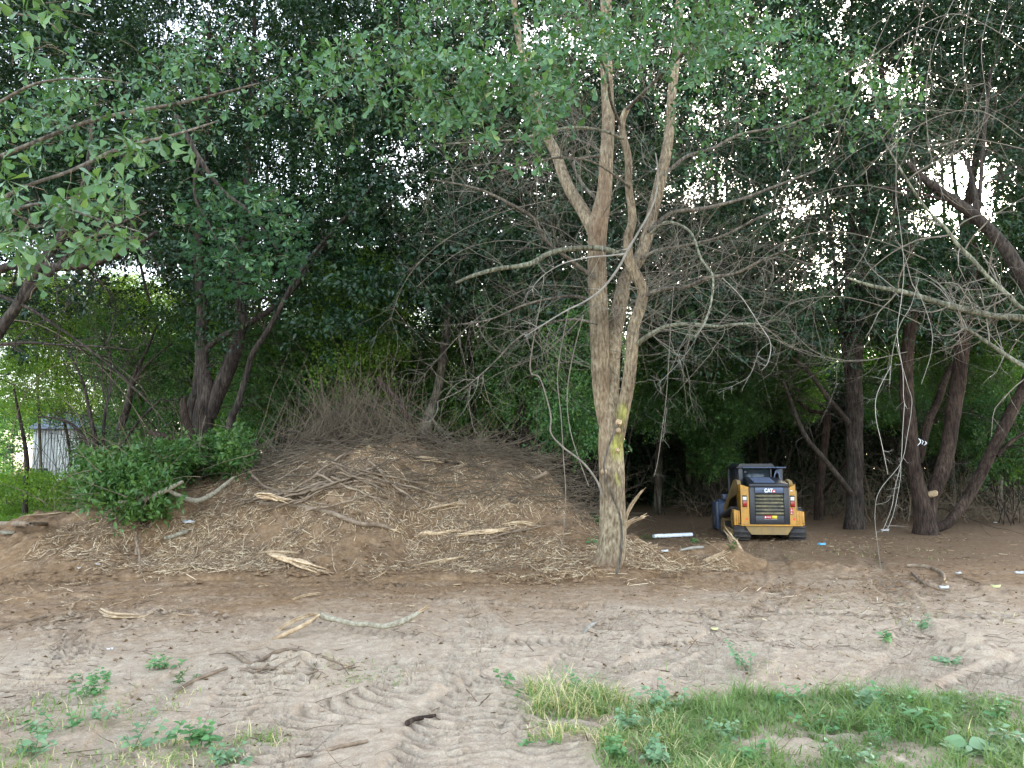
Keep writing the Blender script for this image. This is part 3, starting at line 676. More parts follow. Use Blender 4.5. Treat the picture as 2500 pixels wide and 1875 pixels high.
# --- other trees
def simple_tree(label, stems_, D, mat, name='woodland_tree', group=None, canopy=True, twn=10, sides=14, cat='tree', blen=2.4):
    bx = P(stems_[0][0][0], stems_[0][0][1], D); b = (bx[0], D, float(terrain(bx[0], D)))
    r = tree(label, b, cat, group, name, canopy); segs = []; mb = MB()
    for k, pl in enumerate(stems_):
        if k == 0:   # run the stem into the ground
            q = list(pl[0]); g = P(q[0], q[1], D)
            yb = (CAMZ - (b[2] - .3)) / D * FPX; yb = (1140 + yb) / S
            if yb > q[1] + 6: pl = [(q[0], yb, q[2] * 1.25) + tuple(q[3:])] + list(pl)
        dd = [q[3] if len(q) > 3 else D for q in pl]
        if k == 0:
            tube_from(pl, D, mb, sides, 100 + k, .07, 7); p = np.array([P(q[0], q[1], q[3] if len(q) > 3 else D) for q in pl])
        elif pl[0][2] > 14:
            p, _ = tube_from(pl, D, mb, sides, 100 + k, .07, 7)
        else:
            m2 = MB(); p, _ = tube_from(pl, D, m2, 9, 100 + k, .07, 6); put(r, 'branch', m2.build('branch', M[mat], True))
        p = p[p[:, 2] > b[2] + 1.8] if k == 0 else p
        if len(p) > 3 and twn: twig_along(p, twn, blen, .016, 2, segs, fork=4, curl=.7, kink=.4)
    put(r, 'trunk', mb.build('trunk', M[mat], True))
    if segs: put(r, 'twigs', twigs_mesh('twigs', segs, M['bark_dark'] if mat != 'bark_lichen' else M['dead'], 3), None, 'stuff')
    return r
T_left = simple_tree('dark forked tree behind the left end of the mound', [
    [(437, 960, 42), (440, 900, 44), (446, 850, 40), (438, 800, 30), (434, 740, 26), (438, 680, 26), (432, 600, 24), (428, 500, 20), (440, 380, 16), (450, 200, 12), (452, 50, 8)],
    [(450, 900, 34), (470, 850, 34), (492, 800, 32), (508, 755, 31), (520, 700, 28), (522, 620, 24), (528, 540, 24), (532, 430, 22), (540, 300, 18), (548, 150, 12), (550, 0, 8)],
    [(420, 940, 22), (412, 890, 22), (424, 840, 20), (432, 770, 18)],
    [(436, 775, 16), (455, 745, 16), (490, 722, 15), (530, 702, 14), (580, 672, 13), (620, 640, 12), (680, 560, 9), (740, 480, 7), (800, 430, 4)]], 21, 'bark_dark', twn=14)
simple_tree('slim dark leaning tree right of the forked left tree', [
    [(497, 925, 16), (512, 880, 15), (530, 820, 14), (545, 765, 13), (575, 720, 12), (600, 675, 11), (640, 600, 9), (700, 520, 8), (780, 430, 6), (840, 340, 4)]], 20, 'bark_dark', twn=10)
simple_tree('snapped dark stub tree left of the forked left tree', [
    [(415, 960, 16), (400, 905, 18), (396, 870, 14), (402, 855, 5)]], 20.4, 'bark_red', twn=0, canopy=False)
lg = simple_tree('short broken dark log jutting left under the forked left tree', [[(420, 978, 20, 20.2), (385, 958, 19, 20), (350, 942, 15, 19.8), (318, 933, 8, 19.7)]], 20, 'bark_red', twn=0, canopy=False, name='broken_log', cat='log')
simple_tree('leaning slender tree in the thin woods left of the forked tree', [
    [(235, 1010, 16), (255, 940, 17), (275, 880, 15), (285, 830, 11), (300, 790, 9), (320, 750, 6), (340, 700, 4)],
    [(285, 830, 9), (315, 790, 6), (372, 740, 4)]], 26, 'bark_dark', twn=10, blen=1.6)
simple_tree('many-stemmed dark shrub tree at the left woodland edge', [
    [(212, 1040, 18), (210, 1000, 16), (205, 950, 13), (195, 900, 8), (180, 830, 6), (150, 760, 4)],
    [(216, 1030, 9), (222, 970, 8), (226, 900, 7), (240, 820, 5), (236, 740, 3)],
    [(206, 1000, 8), (190, 960, 8), (165, 925, 7), (130, 905, 5), (80, 900, 3)],
    [(222, 1020, 7), (250, 980, 6), (300, 910, 5), (350, 860, 4)]], 22, 'bark_dark', twn=14, blen=1.5)
simple_tree('small ivy-clad tree near the pale shed on the far left', [
    [(55, 1040, 10), (58, 1000, 10), (52, 950, 8), (40, 890, 6), (30, 840, 4)]], 28, 'bark_dark', twn=10, blen=1.2)
simple_tree('dark leaning limb tree crossing the left edge of the picture', [
    [(-260, 1040, 40), (-150, 900, 36), (-60, 800, 30), (0, 712, 25), (40, 655, 23), (68, 605, 22), (95, 560, 21), (125, 520, 20), (165, 450, 16), (190, 360, 12), (200, 250, 8)],
    [(45, 655, 14), (85, 610, 14), (130, 570, 13), (170, 530, 11), (220, 500, 8), (290, 470, 6)],
    [(-150, 880, 20), (-60, 700, 18), (-10, 590, 18), (60, 574, 19), (130, 577, 18), (190, 572, 16), (240, 555, 14), (290, 530, 10), (340, 500, 8)],
    [(-20, 745, 7), (60, 740, 6), (130, 745, 5), (210, 748, 4), (290, 757, 2)],
    [(-10, 635, 9), (60, 665, 8), (130, 710, 6), (200, 760, 5), (260, 810, 4), (330, 880, 3), (380, 950, 2)]], 15.5, 'bark_dark', twn=14, blen=1.7)
simple_tree('grey tree trunk leaning behind the brush pile', [
    [(915, 960, 30), (922, 920, 28), (935, 880, 24), (950, 820, 20), (965, 700, 18), (980, 560, 16), (1000, 430, 13), (1010, 250, 9)]], 24, 'bark_grey')
simple_tree('thin reddish broken stem leaning left on top of the brush pile', [
    [(925, 985, 9, 18.2), (905, 950, 9, 18.2), (878, 900, 10, 18.2), (860, 865, 11, 18.3), (830, 835, 12, 18.4), (815, 815, 8, 18.4)]], 18.2, 'bark_red', twn=3, canopy=False, blen=.6)
simple_tree('twin-stemmed dark tree standing right of the loader', [
    [(1846, 1128, 44), (1846, 1100, 36), (1846, 1040, 35), (1846, 960, 36), (1845, 880, 36), (1843, 800, 36), (1842, 740, 40), (1838, 690, 24), (1835, 600, 20), (1838, 500, 16), (1840, 380, 12), (1835, 200, 9), (1840, 0, 7)],
    [(1850, 780, 22), (1856, 700, 21), (1858, 620, 20), (1856, 540, 17), (1868, 440, 14), (1880, 300, 11), (1890, 150, 8), (1895, 0, 6)],
    [(1832, 820, 12), (1822, 740, 12), (1812, 680, 11), (1805, 600, 9), (1795, 500, 7), (1780, 400, 5)],
    [(1838, 1065, 13, 24), (1815, 1035, 13, 23.6), (1775, 985, 11, 23.2), (1745, 950, 10, 23), (1722, 905, 9, 22.8), (1706, 860, 8, 22.6), (1690, 820, 6, 22.4)],
    [(1834, 915, 12, 24.2), (1815, 890, 11, 24), (1785, 855, 10, 23.7), (1760, 820, 9, 23.5), (1735, 790, 8, 23.3), (1705, 770, 5, 23)],
    [(1835, 985, 9, 25), (1815, 1015, 8, 26), (1790, 1050, 7, 28), (1770, 1080, 6, 30)]], 24.6, 'bark_dark', twn=14)
simple_tree('thin red-brown snapped trunk between the loader and the twin-stemmed tree', [
    [(1768, 1108, 20), (1770, 1060, 18), (1777, 1000, 17), (1784, 930, 17), (1788, 890, 15)],
    [(1787, 893, 10), (1770, 890, 9), (1745, 885, 8), (1715, 855, 6)]], 29, 'bark_red', twn=4, blen=1.2)
rt = simple_tree('reddish tree with spreading stems from one base right of the loader', [
    [(1998, 1140, 50), (1994, 1110, 40), (1985, 1060, 34), (1972, 1000, 32), (1964, 920, 31), (1958, 850, 30), (1958, 780, 28), (1968, 700, 26), (1970, 600, 24), (1950, 500, 20), (1930, 400, 18), (1915, 250, 14), (1900, 100, 10), (1895, -40, 6)],
    [(2005, 1130, 34), (2010, 1080, 30), (2030, 1030, 32), (2046, 980, 31), (2058, 900, 30), (2070, 820, 31), (2080, 740, 30), (2094, 660, 27), (2100, 560, 22), (2090, 450, 18), (2110, 330, 14), (2120, 150, 10), (2110, 0, 8)],
    [(2020, 1140, 22), (2050, 1128, 21), (2080, 1090, 22), (2110, 1040, 23), (2140, 980, 23), (2170, 920, 24), (2195, 870, 23), (2230, 800, 22), (2290, 700, 18)],
    [(1985, 1000, 16, 23.4), (2003, 920, 17, 23.6), (2028, 860, 16, 23.8), (2050, 800, 13, 24), (2080, 770, 10, 24)],
    [(2154, 985, 9), (2190, 950, 8), (2240, 920, 6)]], 22.5, 'bark_red', twn=14)
kb = MB(); c = P(2022, 1065, 22.2); kb.tube([c + np.array([-.1, .15, -.05]), c + np.array([0, 0, 0]), c + np.array([.005, -.012, 0])], [.10, .085, .07], 14, disp=bark_disp(.06, 3)); put(rt, 'cut_knot', kb.build('cut_knot', M['split'], True), 'pale sawn-off branch end')
simple_tree('dark thick limb tree entering from the right edge with the sun behind it', [
    [(2560, 1150, 60), (2480, 980, 52), (2400, 860, 44), (2300, 730, 36), (2212, 600, 31), (2170, 535, 28), (2120, 480, 26), (2070, 440, 23), (2030, 412, 20), (1995, 385, 15), (1960, 350, 10)],
    [(2110, 470, 14), (2106, 420, 13), (2095, 370, 10), (2078, 330, 6)],
    [(2112, 480, 11), (2118, 400, 10), (2125, 300, 8), (2140, 150, 6)],
    [(2060, 436, 8), (2010, 424, 7), (1960, 410, 5), (1900, 404, 3)]], 17, 'bark_dark', twn=8)
simple_tree('lichen-covered pale limbs reaching in from the right edge', [
    [(2600, 1200, 60), (2500, 950, 46), (2400, 800, 34), (2300, 715, 22), (2212, 688, 16), (2150, 683, 14), (2100, 672, 15), (2050, 660, 14), (1990, 642, 13), (1940, 628, 11), (1885, 618, 8), (1830, 600, 4)],
    [(2420, 820, 18), (2300, 690, 12), (2212, 668, 10), (2180, 640, 10), (2140, 605, 9), (2100, 560, 9), (2070, 530, 8), (2040, 490, 7), (2000, 450, 6), (1960, 390, 5), (1900, 290, 3)],
    [(2400, 850, 14), (2260, 815, 10), (2212, 792, 9), (2170, 765, 9), (2130, 738, 8), (2095, 715, 6), (2060, 700, 3)]], 12.5, 'bark_lichen', twn=18, blen=1.5)
# more trunks deeper in the wood
dt = [(1160, 27, 26), (1250, 30, 22), (1010, 26, 14), (690, 28, 16), (740, 33, 20), (610, 34, 16), (1420, 33, 24), (1490, 40, 26), (1560, 36, 16), (1640, 38, 18), (1700, 42, 16), (1930, 32, 14), (1900, 40, 18), (2160, 33, 20), (2060, 38, 18),
      (350, 36, 14), (160, 44, 12), (90, 38, 10), (560, 44, 18), (870, 42, 18), (1100, 40, 16), (1320, 46, 20), (2230, 28, 20), (-60, 30, 18), (-200, 24, 26), (2350, 25, 26), (2500, 34, 24)]
dl = ['shaded trunk in the woods above the right shoulder of the mound', 'dim trunk seen in the gap just left of the big oak', 'slim shaded trunk behind the right part of the brush pile', 'thin dark trunk directly behind the left side of the brush pile',
      'dim trunk behind the middle of the brush pile', 'dim slender trunk left of the brush pile behind the leaning slim tree', 'dim trunk in the first gap right of the big oak', 'faint trunk far back midway between the big oak and the loader', 'shaded thin trunk above the cleared path left of the loader', 'faint thin trunk straight behind the loader', 'faint trunk far back over the right side of the loader',
      'shaded thin trunk between the twin-stemmed and the reddish tree', 'faint trunk far back just right of the twin-stemmed tree', 'shaded trunk behind the right stem of the reddish tree', 'faint trunk far back behind the reddish tree', 'thin trunk in the bright woods left of the forked tree', 'faint thin trunk in the bright woods above the shed',
      'thin trunk in the bright woods left of the shed', 'faint trunk far back right of the forked left tree', 'faint trunk far back behind the top right of the brush pile', 'faint trunk far back between the brush pile and the big oak', 'faint trunk far back hidden behind the big oak', 'shaded trunk at the right edge beyond the reddish tree',
      'shaded trunk just outside the left edge of the view', 'large trunk well outside the left edge of the view', 'large trunk well outside the right edge of the view', 'far trunk outside the right edge of the view']
for k, (x, D, wpx) in enumerate(dt):
    yb = (1140 + 2 * FPX / D) / S; dx = rng.normal(0, 60); cx = rng.normal(0, 30)
    wpx *= 24. / D
    wpx = max(wpx, 7)
    simple_tree(dl[k], [
        [(x, yb, wpx), (x + cx * .3, yb - 120, wpx * .9), (x + cx, yb - 300, wpx * .85), (x + dx * .5, yb - 520, wpx * .7), (x + dx * .8, yb - 800, wpx * .5), (x + dx, yb - 1100, wpx * .3)],
        [(x + cx, yb - 300, wpx * .5), (x + cx + 50 * np.sign(-dx), yb - 420, wpx * .45), (x + cx + 90 * np.sign(-dx), yb - 600, wpx * .3), (x + cx + 150 * np.sign(-dx), yb - 800, wpx * .15)]],
        D, 'bark_dark' if rng.random() < .6 else 'bark_grey', group='trunks deeper in the wood', twn=6, sides=9)
# ------------------------------------------------------------------ canopy foliage
n = 95000
x = rng.uniform(-350, 2560, n); y = rng.uniform(-330, 790, n); D = rng.uniform(18.5, 46, n)
g = gapv(x, y)
pts = PV(x, y, D)
lowc = 1 - sstep(560, 790, y + 60 * noise(x / 90, y * 0 + 5, seed=95))
cl = .5 + .5 * fbm(pts[:, 0] * .33, pts[:, 1] * .33, pts[:, 2] * .42, 96, 3)
dens = np.clip(1.15 - g * 1.3, np.where(g > 1.0, .05, .3), 1) * lowc * np.where(cl > .40, 1, .42)
leftlow = (x < 420) & (y > 560); dens = np.where(leftlow, dens * .3, dens)
dens *= np.where((pts[:, 2] > 4) & (pts[:, 2] < 24), 1, 0)
# the sky behind the big oak's crown stays more open
ok_ = rng.random(n) < dens * np.clip(D / 46, .35, 1) ** 1.2 * .95
pts = pts[ok_]; xx = x[ok_]
rp = np.array([[r_[1], r_[2]] for r_ in ROOTS])
near = np.argmin((pts[:, None, 0] - rp[None, :, 0]) ** 2 + (pts[:, None, 1] - rp[None, :, 1]) ** 2 * .8, axis=1)
for k, r_ in enumerate(ROOTS):
    q = pts[near == k]
    if len(q) < 5: continue
    loc = np.array(r_[0].location)
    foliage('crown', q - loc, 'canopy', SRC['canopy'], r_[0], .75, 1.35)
print('canopy sprays', len(pts))
# ------------------------------------------------------------------ undergrowth
def shrub_pts(n, x0, x1, y0, y1, D0, D1, cut=.45, fr=.5, seed=0, zmin=.1):
    x = rng.uniform(x0, x1, n); y = rng.uniform(y0, y1, n); D = rng.uniform(D0, D1, n); p = PV(x, y, D)
    c = .5 + .5 * fbm(p[:, 0] * fr, p[:, 1] * fr, p[:, 2] * fr * 1.3, 200 + seed, 3)
    k = (c > cut) & (p[:, 2] > zmin)
    return p[k]
SHR = [  # label, region, depth range, sources, count, cut
    ('bright yellow-green understorey shrub behind the forked left tree', (430, 720, 600, 900), (24, 30), 'sunlit_tone', 500, .50),
    ('grey-green leafy thicket left of the brush pile', (480, 760, 700, 960), (23, 29), 'under', 900, .45),
    ('dense green shrub mass above the left bush', (240, 520, 740, 960), (26, 33), 'under', 900, .46),
    ('airy light green treetops in the bright left woods', (-20, 430, 590, 720), (36, 52), 'sunlit_tone', 900, .5),
    ('pale green thicket in the bright left woods', (0, 430, 600, 900), (33, 46), 'sunlit_tone', 1900, .5),
    ('leafy green understorey left of the forked tree', (180, 430, 650, 960), (27, 33), 'under', 800, .52),
    ('feathery blue-green thicket in the far left woods', (-60, 330, 620, 900), (38, 50), 'under', 1400, .5),
    ('bright leafy curtain over the brush pile', (680, 860, 560, 850), (22, 27), 'sunlit_tone', 420, .5),
    ('dark green thicket behind the brush pile', (740, 1060, 560, 920), (24, 34), 'under', 1700, .45),
    ('hanging green vine mass left of the big oak', (1060, 1300, 600, 900), (22, 32), 'under', 1500, .46),
    ('vine-draped thicket behind the big oak', (1180, 1310, 650, 960), (18.5, 23), 'under', 300, .52),
    ('blue-green thicket right of the big oak', (1380, 1640, 620, 920), (27, 37), 'under', 1900, .44),
    ('leafy thicket above the loader', (1560, 1760, 640, 900), (27, 36), 'under', 1200, .46),
    ('green thicket between the two right trees', (1860, 1990, 640, 900), (27, 36), 'under', 900, .46),
    ('yellow-green leaf patch high between the right trees', (1860, 2000, 560, 760), (28, 34), 'sunlit_tone', 250, .5),
    ('green thicket behind the reddish spreading tree', (1980, 2240, 620, 960), (28, 37), 'under', 1500, .45),
    ('glossy blue-green shrub at the far right', (2110, 2330, 860, 1020), (25, 29), 'under', 420, .45),
    ('low dark green shrub beside the loader path', (1500, 1600, 850, 1010), (29, 33), 'under', 380, .45),
    ('low leafy shrub on the left woodland floor', (190, 330, 960, 1075), (22, 28), 'under', 420, .5),
    ('low weedy growth in front of the pale shed', (-40, 220, 1035, 1075), (26, 38), 'sunlit_tone', 260, .52),
]
for k, (lb, (x0, x1, y0, y1), (D0, D1), key, cnt, cut) in enumerate(SHR):
    p = shrub_pts(int(cnt * 1.5), x0, x1, y0, y1, D0, D1, cut, seed=k)
    c = p.mean(0); b = np.array([c[0], c[1], float(terrain(c[0], c[1]))])
    r = empty('shrub', tuple(b), 0, lb, 'shrub'); foliage('foliage', p - b, key, SRC[key], r, .7, 1.3, .6)
    segs = []
    for j in range(12):
        q = p[rng.integers(len(p))]; s0 = np.array([b[0] + (q[0] - b[0]) * .6 + rng.normal(0, .5), b[1] + rng.normal(0, .6), b[2] - .1]); d = q - s0
        grow(s0, d, np.linalg.norm(d), .022, 1, segs, fork=5, curl=.3, kink=.2, seglen=.5)
    put(r, 'stems', twigs_mesh('stems', segs, M['bark_dark'], 4), None, 'stuff')
# bare brown thicket in the dark under the trees
for lb, (x0, x1, y0, y1), (D0, D1), cnt in (('tangled bare brown thicket in the shade behind the loader', (1480, 1840, 900, 1090), (30, 36), 150),
        ('tangled bare thicket in the dark left of the big oak', (960, 1290, 880, 1080), (23, 30), 130), ('bare twiggy thicket behind the spreading reddish tree', (1860, 2260, 880, 1110), (27, 34), 170)):
    segs = []
    for j in range(cnt):
        Dj = rng.uniform(D0, D1); s0 = P(rng.uniform(x0, x1), 1000, Dj); s0[2] = 0
        d = np.array([rng.normal(0, .7), rng.normal(0, .4), 1.0]); grow(s0, d, rng.uniform(1.5, 4.0), .018, 1, segs, curl=1.6, kink=.5, fork=5, up=-.03, seglen=.3)
    c = P((x0 + x1) / 2, 1000, (D0 + D1) / 2); r = empty('thicket', (c[0], c[1], 0), 0, lb, 'thicket')
    put(r, 'twigs', twigs_mesh('twigs', segs, M['brush'], 3), None, 'stuff')
# the far wood: one mass
n = 15000
x = rng.uniform(-600, 2850, n); D = rng.uniform(50, 74, n); zz = 13 * rng.random(n) ** .9; p = PV(x, np.full(n, 1000.), D); p[:, 2] = zz + .2
top = np.where(x < 420, 6, 14) + 2.5 * noise(p[:, 0] * .3, p[:, 1] * .1, seed=301); p = p[(p[:, 2] < top) & ~((x > 20) & (x < 215) & (p[:, 2] < 5))]
fw = foliage('far_wood', p, 'under', SRC['under'], None, 1.8, 3.0, .6); tag(fw, 'distant mass of green woodland closing the view behind the trees', kind='stuff')
n = 6000
x = rng.uniform(600, 2850, n); D = rng.uniform(38, 50, n); p = PV(x, np.full(n, 1000.), D); p[:, 2] = .3 + 7 * rng.random(n)
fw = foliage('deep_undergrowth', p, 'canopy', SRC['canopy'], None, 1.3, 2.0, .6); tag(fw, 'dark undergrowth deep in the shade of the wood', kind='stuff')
# leafy ground cover along the left wood edge
p = shrub_pts(2600, -80, 420, 1040, 1072, 21, 34, .5, seed=55, zmin=-5); p[:, 2] = rng.uniform(.02, .3, len(p))
gc = foliage('ground_cover', p, 'sunlit_tone', SRC['sunlit_tone'], None, .4, .7, .6); tag(gc, 'low green growth on the ground under the left trees', kind='stuff')
# ------------------------------------------------------------------ oak leaves near the camera
def leaf_branches(root, nm, regs, mat, matw, name_leaf, kindl='obovate', L=.12, W=.056, nparts=300):
    """whorls of leaves at twig ends; the largest-looking leaves are parts, the rest one part"""
    segs = []; P_, D_, V_ = [], [], []
    for (x0, y0, x1, y1, Da, Db, cnt, cut) in regs:
        made = 0; tries = 0
        while made < cnt and tries < cnt * 6:
            tries += 1
            x = rng.uniform(x0, x1); y = rng.uniform(y0, y1); Dd = rng.uniform(Da, Db)
            ex = ((x - (x0 + x1) / 2) / ((x1 - x0) / 2)) ** 2 + ((y - (y0 + y1) / 2) / ((y1 - y0) / 2)) ** 2
            if ex > 1.15: continue
            if fbm(np.array([x / 110.]), np.array([y / 60.]), np.array([Dd]), 400, 2)[0] < cut: continue
            made += 1
            c = P(x, y, Dd); ax = rng.normal(0, 1, 3) * np.array([1, .8, .45]); ax[1] -= .5; ax[2] += .1; ax /= np.linalg.norm(ax)
            o_ = []; grow(c - ax * .3, ax, .3, .0028, 0, o_, curl=.9, kink=.35, seglen=.07); segs += o_; tip = o_[0][0][-1]
            for ring, m_ in ((0, rng.integers(5, 8)), (1, rng.integers(1, 4))):
                ph = rng.random() * 6.28; q = tip if ring == 0 else o_[0][0][-2]
                u = np.cross(ax, [0, 0, 1]); u /= np.linalg.norm(u) + 1e-9; v_ = np.cross(ax, u)
                for k in range(m_):
                    a = ph + k * 6.283 / m_ + rng.normal(0, .25); e = ax * rng.uniform(.2, .7) + (u * math.cos(a) + v_ * math.sin(a)); e[2] -= .35
                    P_.append(q); D_.append(e); V_.append(rng.random())
    P_, D_, V_ = np.array(P_), np.array(D_), np.array(V_)
    sc_ = rng.uniform(.65, 1.25, len(P_))
    size = sc_ / P_[:, 1]; order = np.argsort(-size)
    mats = rotmats(D_, np.array([0, -.55, 1.]) + rng.normal(0, .3, (len(P_), 3)), rng.normal(0, .45, len(P_)))
    variants = []
    for k in range(8):
        v, f = leaf_shape(L, W * rng.uniform(.85, 1.15), kindl, fold=rng.uniform(.15, .5), bend=rng.uniform(.0, .35))
        variants.append(mesh('leaf', v, f, M[mat], True, {'v': np.full(len(v), (k + .5) / 8)}))
    rl = np.array(root.location)
    for i_ in order[:nparts]:
        o = bpy.data.objects.new(name_leaf, variants[rng.integers(8)]); COL.objects.link(o); o.parent = root
        o.matrix_local = Matrix.LocRotScale(Vector(P_[i_] - rl), Matrix([list(r_) for r_ in mats[i_]]), Vector([sc_[i_]] * 3))
    rest = order[nparts:]
    if len(rest):
        V, F = leaf_shape(L, W, kindl, .3, .15)
        VV = np.einsum('nij,kj->nki', mats[rest], V) * sc_[rest][:, None, None] + P_[rest][:, None]
        FF = (F[None] + (np.arange(len(rest)) * len(V))[:, None, None]).reshape(-1, 3)
        put(root, 'foliage', mesh('foliage', VV, FF, M[mat], True, {'v': np.repeat(V_[rest], len(V))}), None, 'stuff')
    put(root, 'twigs', twigs_mesh('twigs', segs, M[matw], 4), None, 'stuff')
    print(nm, len(P_))
leaf_branches(oak, 'oak leaves', [
    (640, 60, 1220, 310, 6.8, 10, 270, .03), (900, -60, 1700, 120, 7, 11, 240, .05), (1000, 120, 1250, 330, 6.5, 8.5, 90, -.1), (1250, 20, 1600, 160, 8, 11, 150, -.3),
    (1600, -40, 1800, 330, 10, 13, 130, -.1), (1700, 100, 1960, 240, 10, 12, 100, -.15), (1380, 40, 1650, 300, 11, 14, 90, -.1), (1800, 160, 1960, 300, 10, 12, 40, -.1), (1480, 260, 1560, 420, 11, 13, 14, -.5), (820, -60, 1300, 160, 9, 13, 200, 0)], 'leafO', 'brush', 'leaf')
lo = empty('leafy_limb', tuple(P(-120, 420, 6.2)), 0, 'near oak limb with large bright leaves reaching in at the upper left', 'branch')
mb = MB(); 
for k, pl in enumerate([[(-260, 640, 20, 6.6), (-120, 540, 14, 6.4), (0, 470, 10, 6), (90, 440, 7, 5.6), (200, 470, 5, 5.3), (300, 500, 3, 5.1)],
           [(-200, 560, 12, 6.4), (20, 420, 9, 6.4), (150, 370, 8, 6.6), (260, 320, 8, 7), (380, 290, 6, 7.2), (470, 262, 4, 7.5)],
           [(-200, 300, 12, 6.4), (-40, 240, 8, 6.2), (80, 180, 6, 6), (200, 170, 4, 5.8), (280, 180, 3, 5.8)], [(-120, -40, 9, 5.5), (0, 20, 6, 5.2), (90, 40, 4, 5), (130, 70, 3, 5)]]):
    m2 = MB(); tube_from(pl, 6, m2, 8, 300 + k, .06, 6); put(lo, 'branch', m2.build('branch', M['bark_grey'], True))
leaf_branches(lo, 'left leaves', [(-40, 370, 330, 545, 4.8, 6.2, 62, -.4), (-60, 420, 180, 600, 5, 7, 12, -.4), (30, -20, 140, 90, 4.6, 5.6, 9, -.6), (200, 260, 400, 340, 5.5, 7, 16, -.6)], 'leafL', 'brush', 'leaf')
l2 = empty('leafy_limb', tuple(P(-120, 200, 8)), 0, 'higher dim oak limb behind the near bright one at the upper left', 'branch')
m2 = MB(); tube_from([(-200, 420, 14), (20, 330, 10), (200, 260, 9), (400, 220, 7), (560, 180, 4)], 8.5, m2, 8, 310, .06, 6); put(l2, 'branch', m2.build('branch', M['bark_grey'], True))
leaf_branches(l2, 'left leaves 2', [(20, 150, 420, 330, 7, 10, 85, -.2), (-60, 60, 200, 330, 7, 9, 30, -.2), (300, 60, 620, 260, 8, 11, 110, -.2), (380, 400, 640, 580, 9, 12, 40, -.2)], 'leafO', 'brush', 'leaf', nparts=120)
# broad maple leaves hanging dark in the middle left
def maple_shape(L=.16):
    out = []; 
    for a, r in ((-150, .35), (-110, .62), (-85, .35), (-52, .9), (-28, .48), (0, 1.0), (28, .48), (52, .9), (85, .35), (110, .62), (150, .35), (180, .12)): out.append([L * .45 + L * .55 * r * math.cos(R(a)), L * .6 * r * math.sin(R(a)), -.1 * L * r * r])
    V = np.array([[L * .45, 0, 0]] + out); n_ = len(out); return V, np.array([[0, 1 + k, 1 + (k + 1) % n_] for k in range(n_)])
mr = empty('maple_limb', tuple(P(470, 420, 13)), 0, 'drooping maple boughs with dark broad leaves in front of the forked left tree', 'branch')
nn = 1300; x = rng.uniform(380, 680, nn); y = rng.uniform(390, 640, nn); k = (((x - 520) / 150) ** 2 + ((y - 515) / 125) ** 2 < 1) | ((y < 480) & (x < 600)); x, y = x[k], y[k]
p = PV(x, y, rng.uniform(11.5, 15, len(x))); d = rng.normal(0, .5, (len(x), 3)) + np.array([.2, -.5, -.7])
V, F, A = scatter_leaves(maple_shape(), p, d, rng.uniform(.6, 1.1, len(x)), rng.random(len(x)) * .8, .4, (0, -.6, 1)); put(mr, 'foliage', mesh('foliage', V, F, M['leafM'], False, {'v': A}), None, 'stuff')
mb = MB(); tube_from([(380, 250, 12), (430, 340, 11), (480, 410, 8), (540, 460, 6), (600, 540, 4)], 13.4, mb, 8, 7, .05); tube_from([(430, 340, 8), (420, 420, 6), (460, 500, 4), (500, 590, 3)], 13.2, mb, 8, 8, .05); put(mr, 'branch', mb.build('branch', M['bark_dark'], True))
# ------------------------------------------------------------------ hanging dead twigs on the right
def hanging(label, pls, D, mat, tw_n=8, tl=.35, name='dead_vine'):
    c = P(pls[0][0][0], pls[0][0][1], D); r = empty(name, tuple(c), 0, label, 'vine'); o_ = []
    for k, pl in enumerate(pls):
        m2 = MB(); pl = [(q[0], q[1], q[2] * (.3 if mat == 'pale' else .38)) for q in pl]; p_, _ = tube_from(pl, D, m2, 6, 500 + k, .05, 5); put(r, 'stem', m2.build('stem', M[mat], True)); twig_along(p_, tw_n, tl, .0034, 1 if tl < .5 else 2, o_, fork=3, kink=.55, curl=.7)
    put(r, 'twigs', twigs_mesh('twigs', o_, M[mat], 4), None, 'stuff')
hanging('bundle of bleached dead twigs hanging down right of the twin-stemmed tree', [
    [(1935, 420, 3), (1952, 560, 4), (1948, 640, 5), (1938, 720, 5), (1950, 800, 5), (1952, 860, 4), (1958, 880, 4)],
    [(1985, 600, 3), (1968, 660, 4), (1945, 700, 4), (1928, 760, 3), (1922, 830, 3)],
    [(1935, 740, 4), (1960, 830, 4), (1970, 870, 4), (1960, 940, 4), (1946, 1000, 4), (1900, 1060, 4), (1890, 1110, 3), (1895, 1170, 3), (1905, 1240, 2)],
    [(1925, 790, 4), (1895, 850, 4), (1892, 900, 4), (1905, 960, 4), (1918, 1025, 3)],
    [(1954, 870, 4), (1950, 930, 4), (1946, 1000, 4), (1934, 1050, 3), (1925, 1100, 3), (1905, 1150, 3)],
    [(1946, 1000, 4), (1944, 1040, 3), (1930, 1110, 3), (1915, 1145, 2)],
    [(1980, 620, 3), (2010, 700, 3), (2012, 760, 3), (1990, 830, 2)]], 9.5, 'pale', 5, .22)
hanging('pale drooping dead twig right of the big oak', [
    [(1560, 600, 4), (1600, 640, 5), (1640, 700, 5), (1664, 740, 5), (1660, 780, 4), (1645, 800, 3)], [(1664, 740, 4), (1640, 760, 3), (1620, 810, 3), (1590, 830, 2), (1550, 850, 2)], [(1535, 660, 3), (1510, 720, 3), (1470, 780, 3), (1420, 830, 2)]], 11, 'pale', 7, .3)
hanging('thin bare twig hanging straight down beside the big oak trunk', [[(1455, 620, 3), (1448, 720, 3), (1440, 850, 3), (1430, 930, 3), (1420, 1000, 3), (1412, 1030, 2)], [(1440, 880, 3), (1432, 950, 2), (1428, 940, 2)]], 12.3, 'dead', 6, .3)
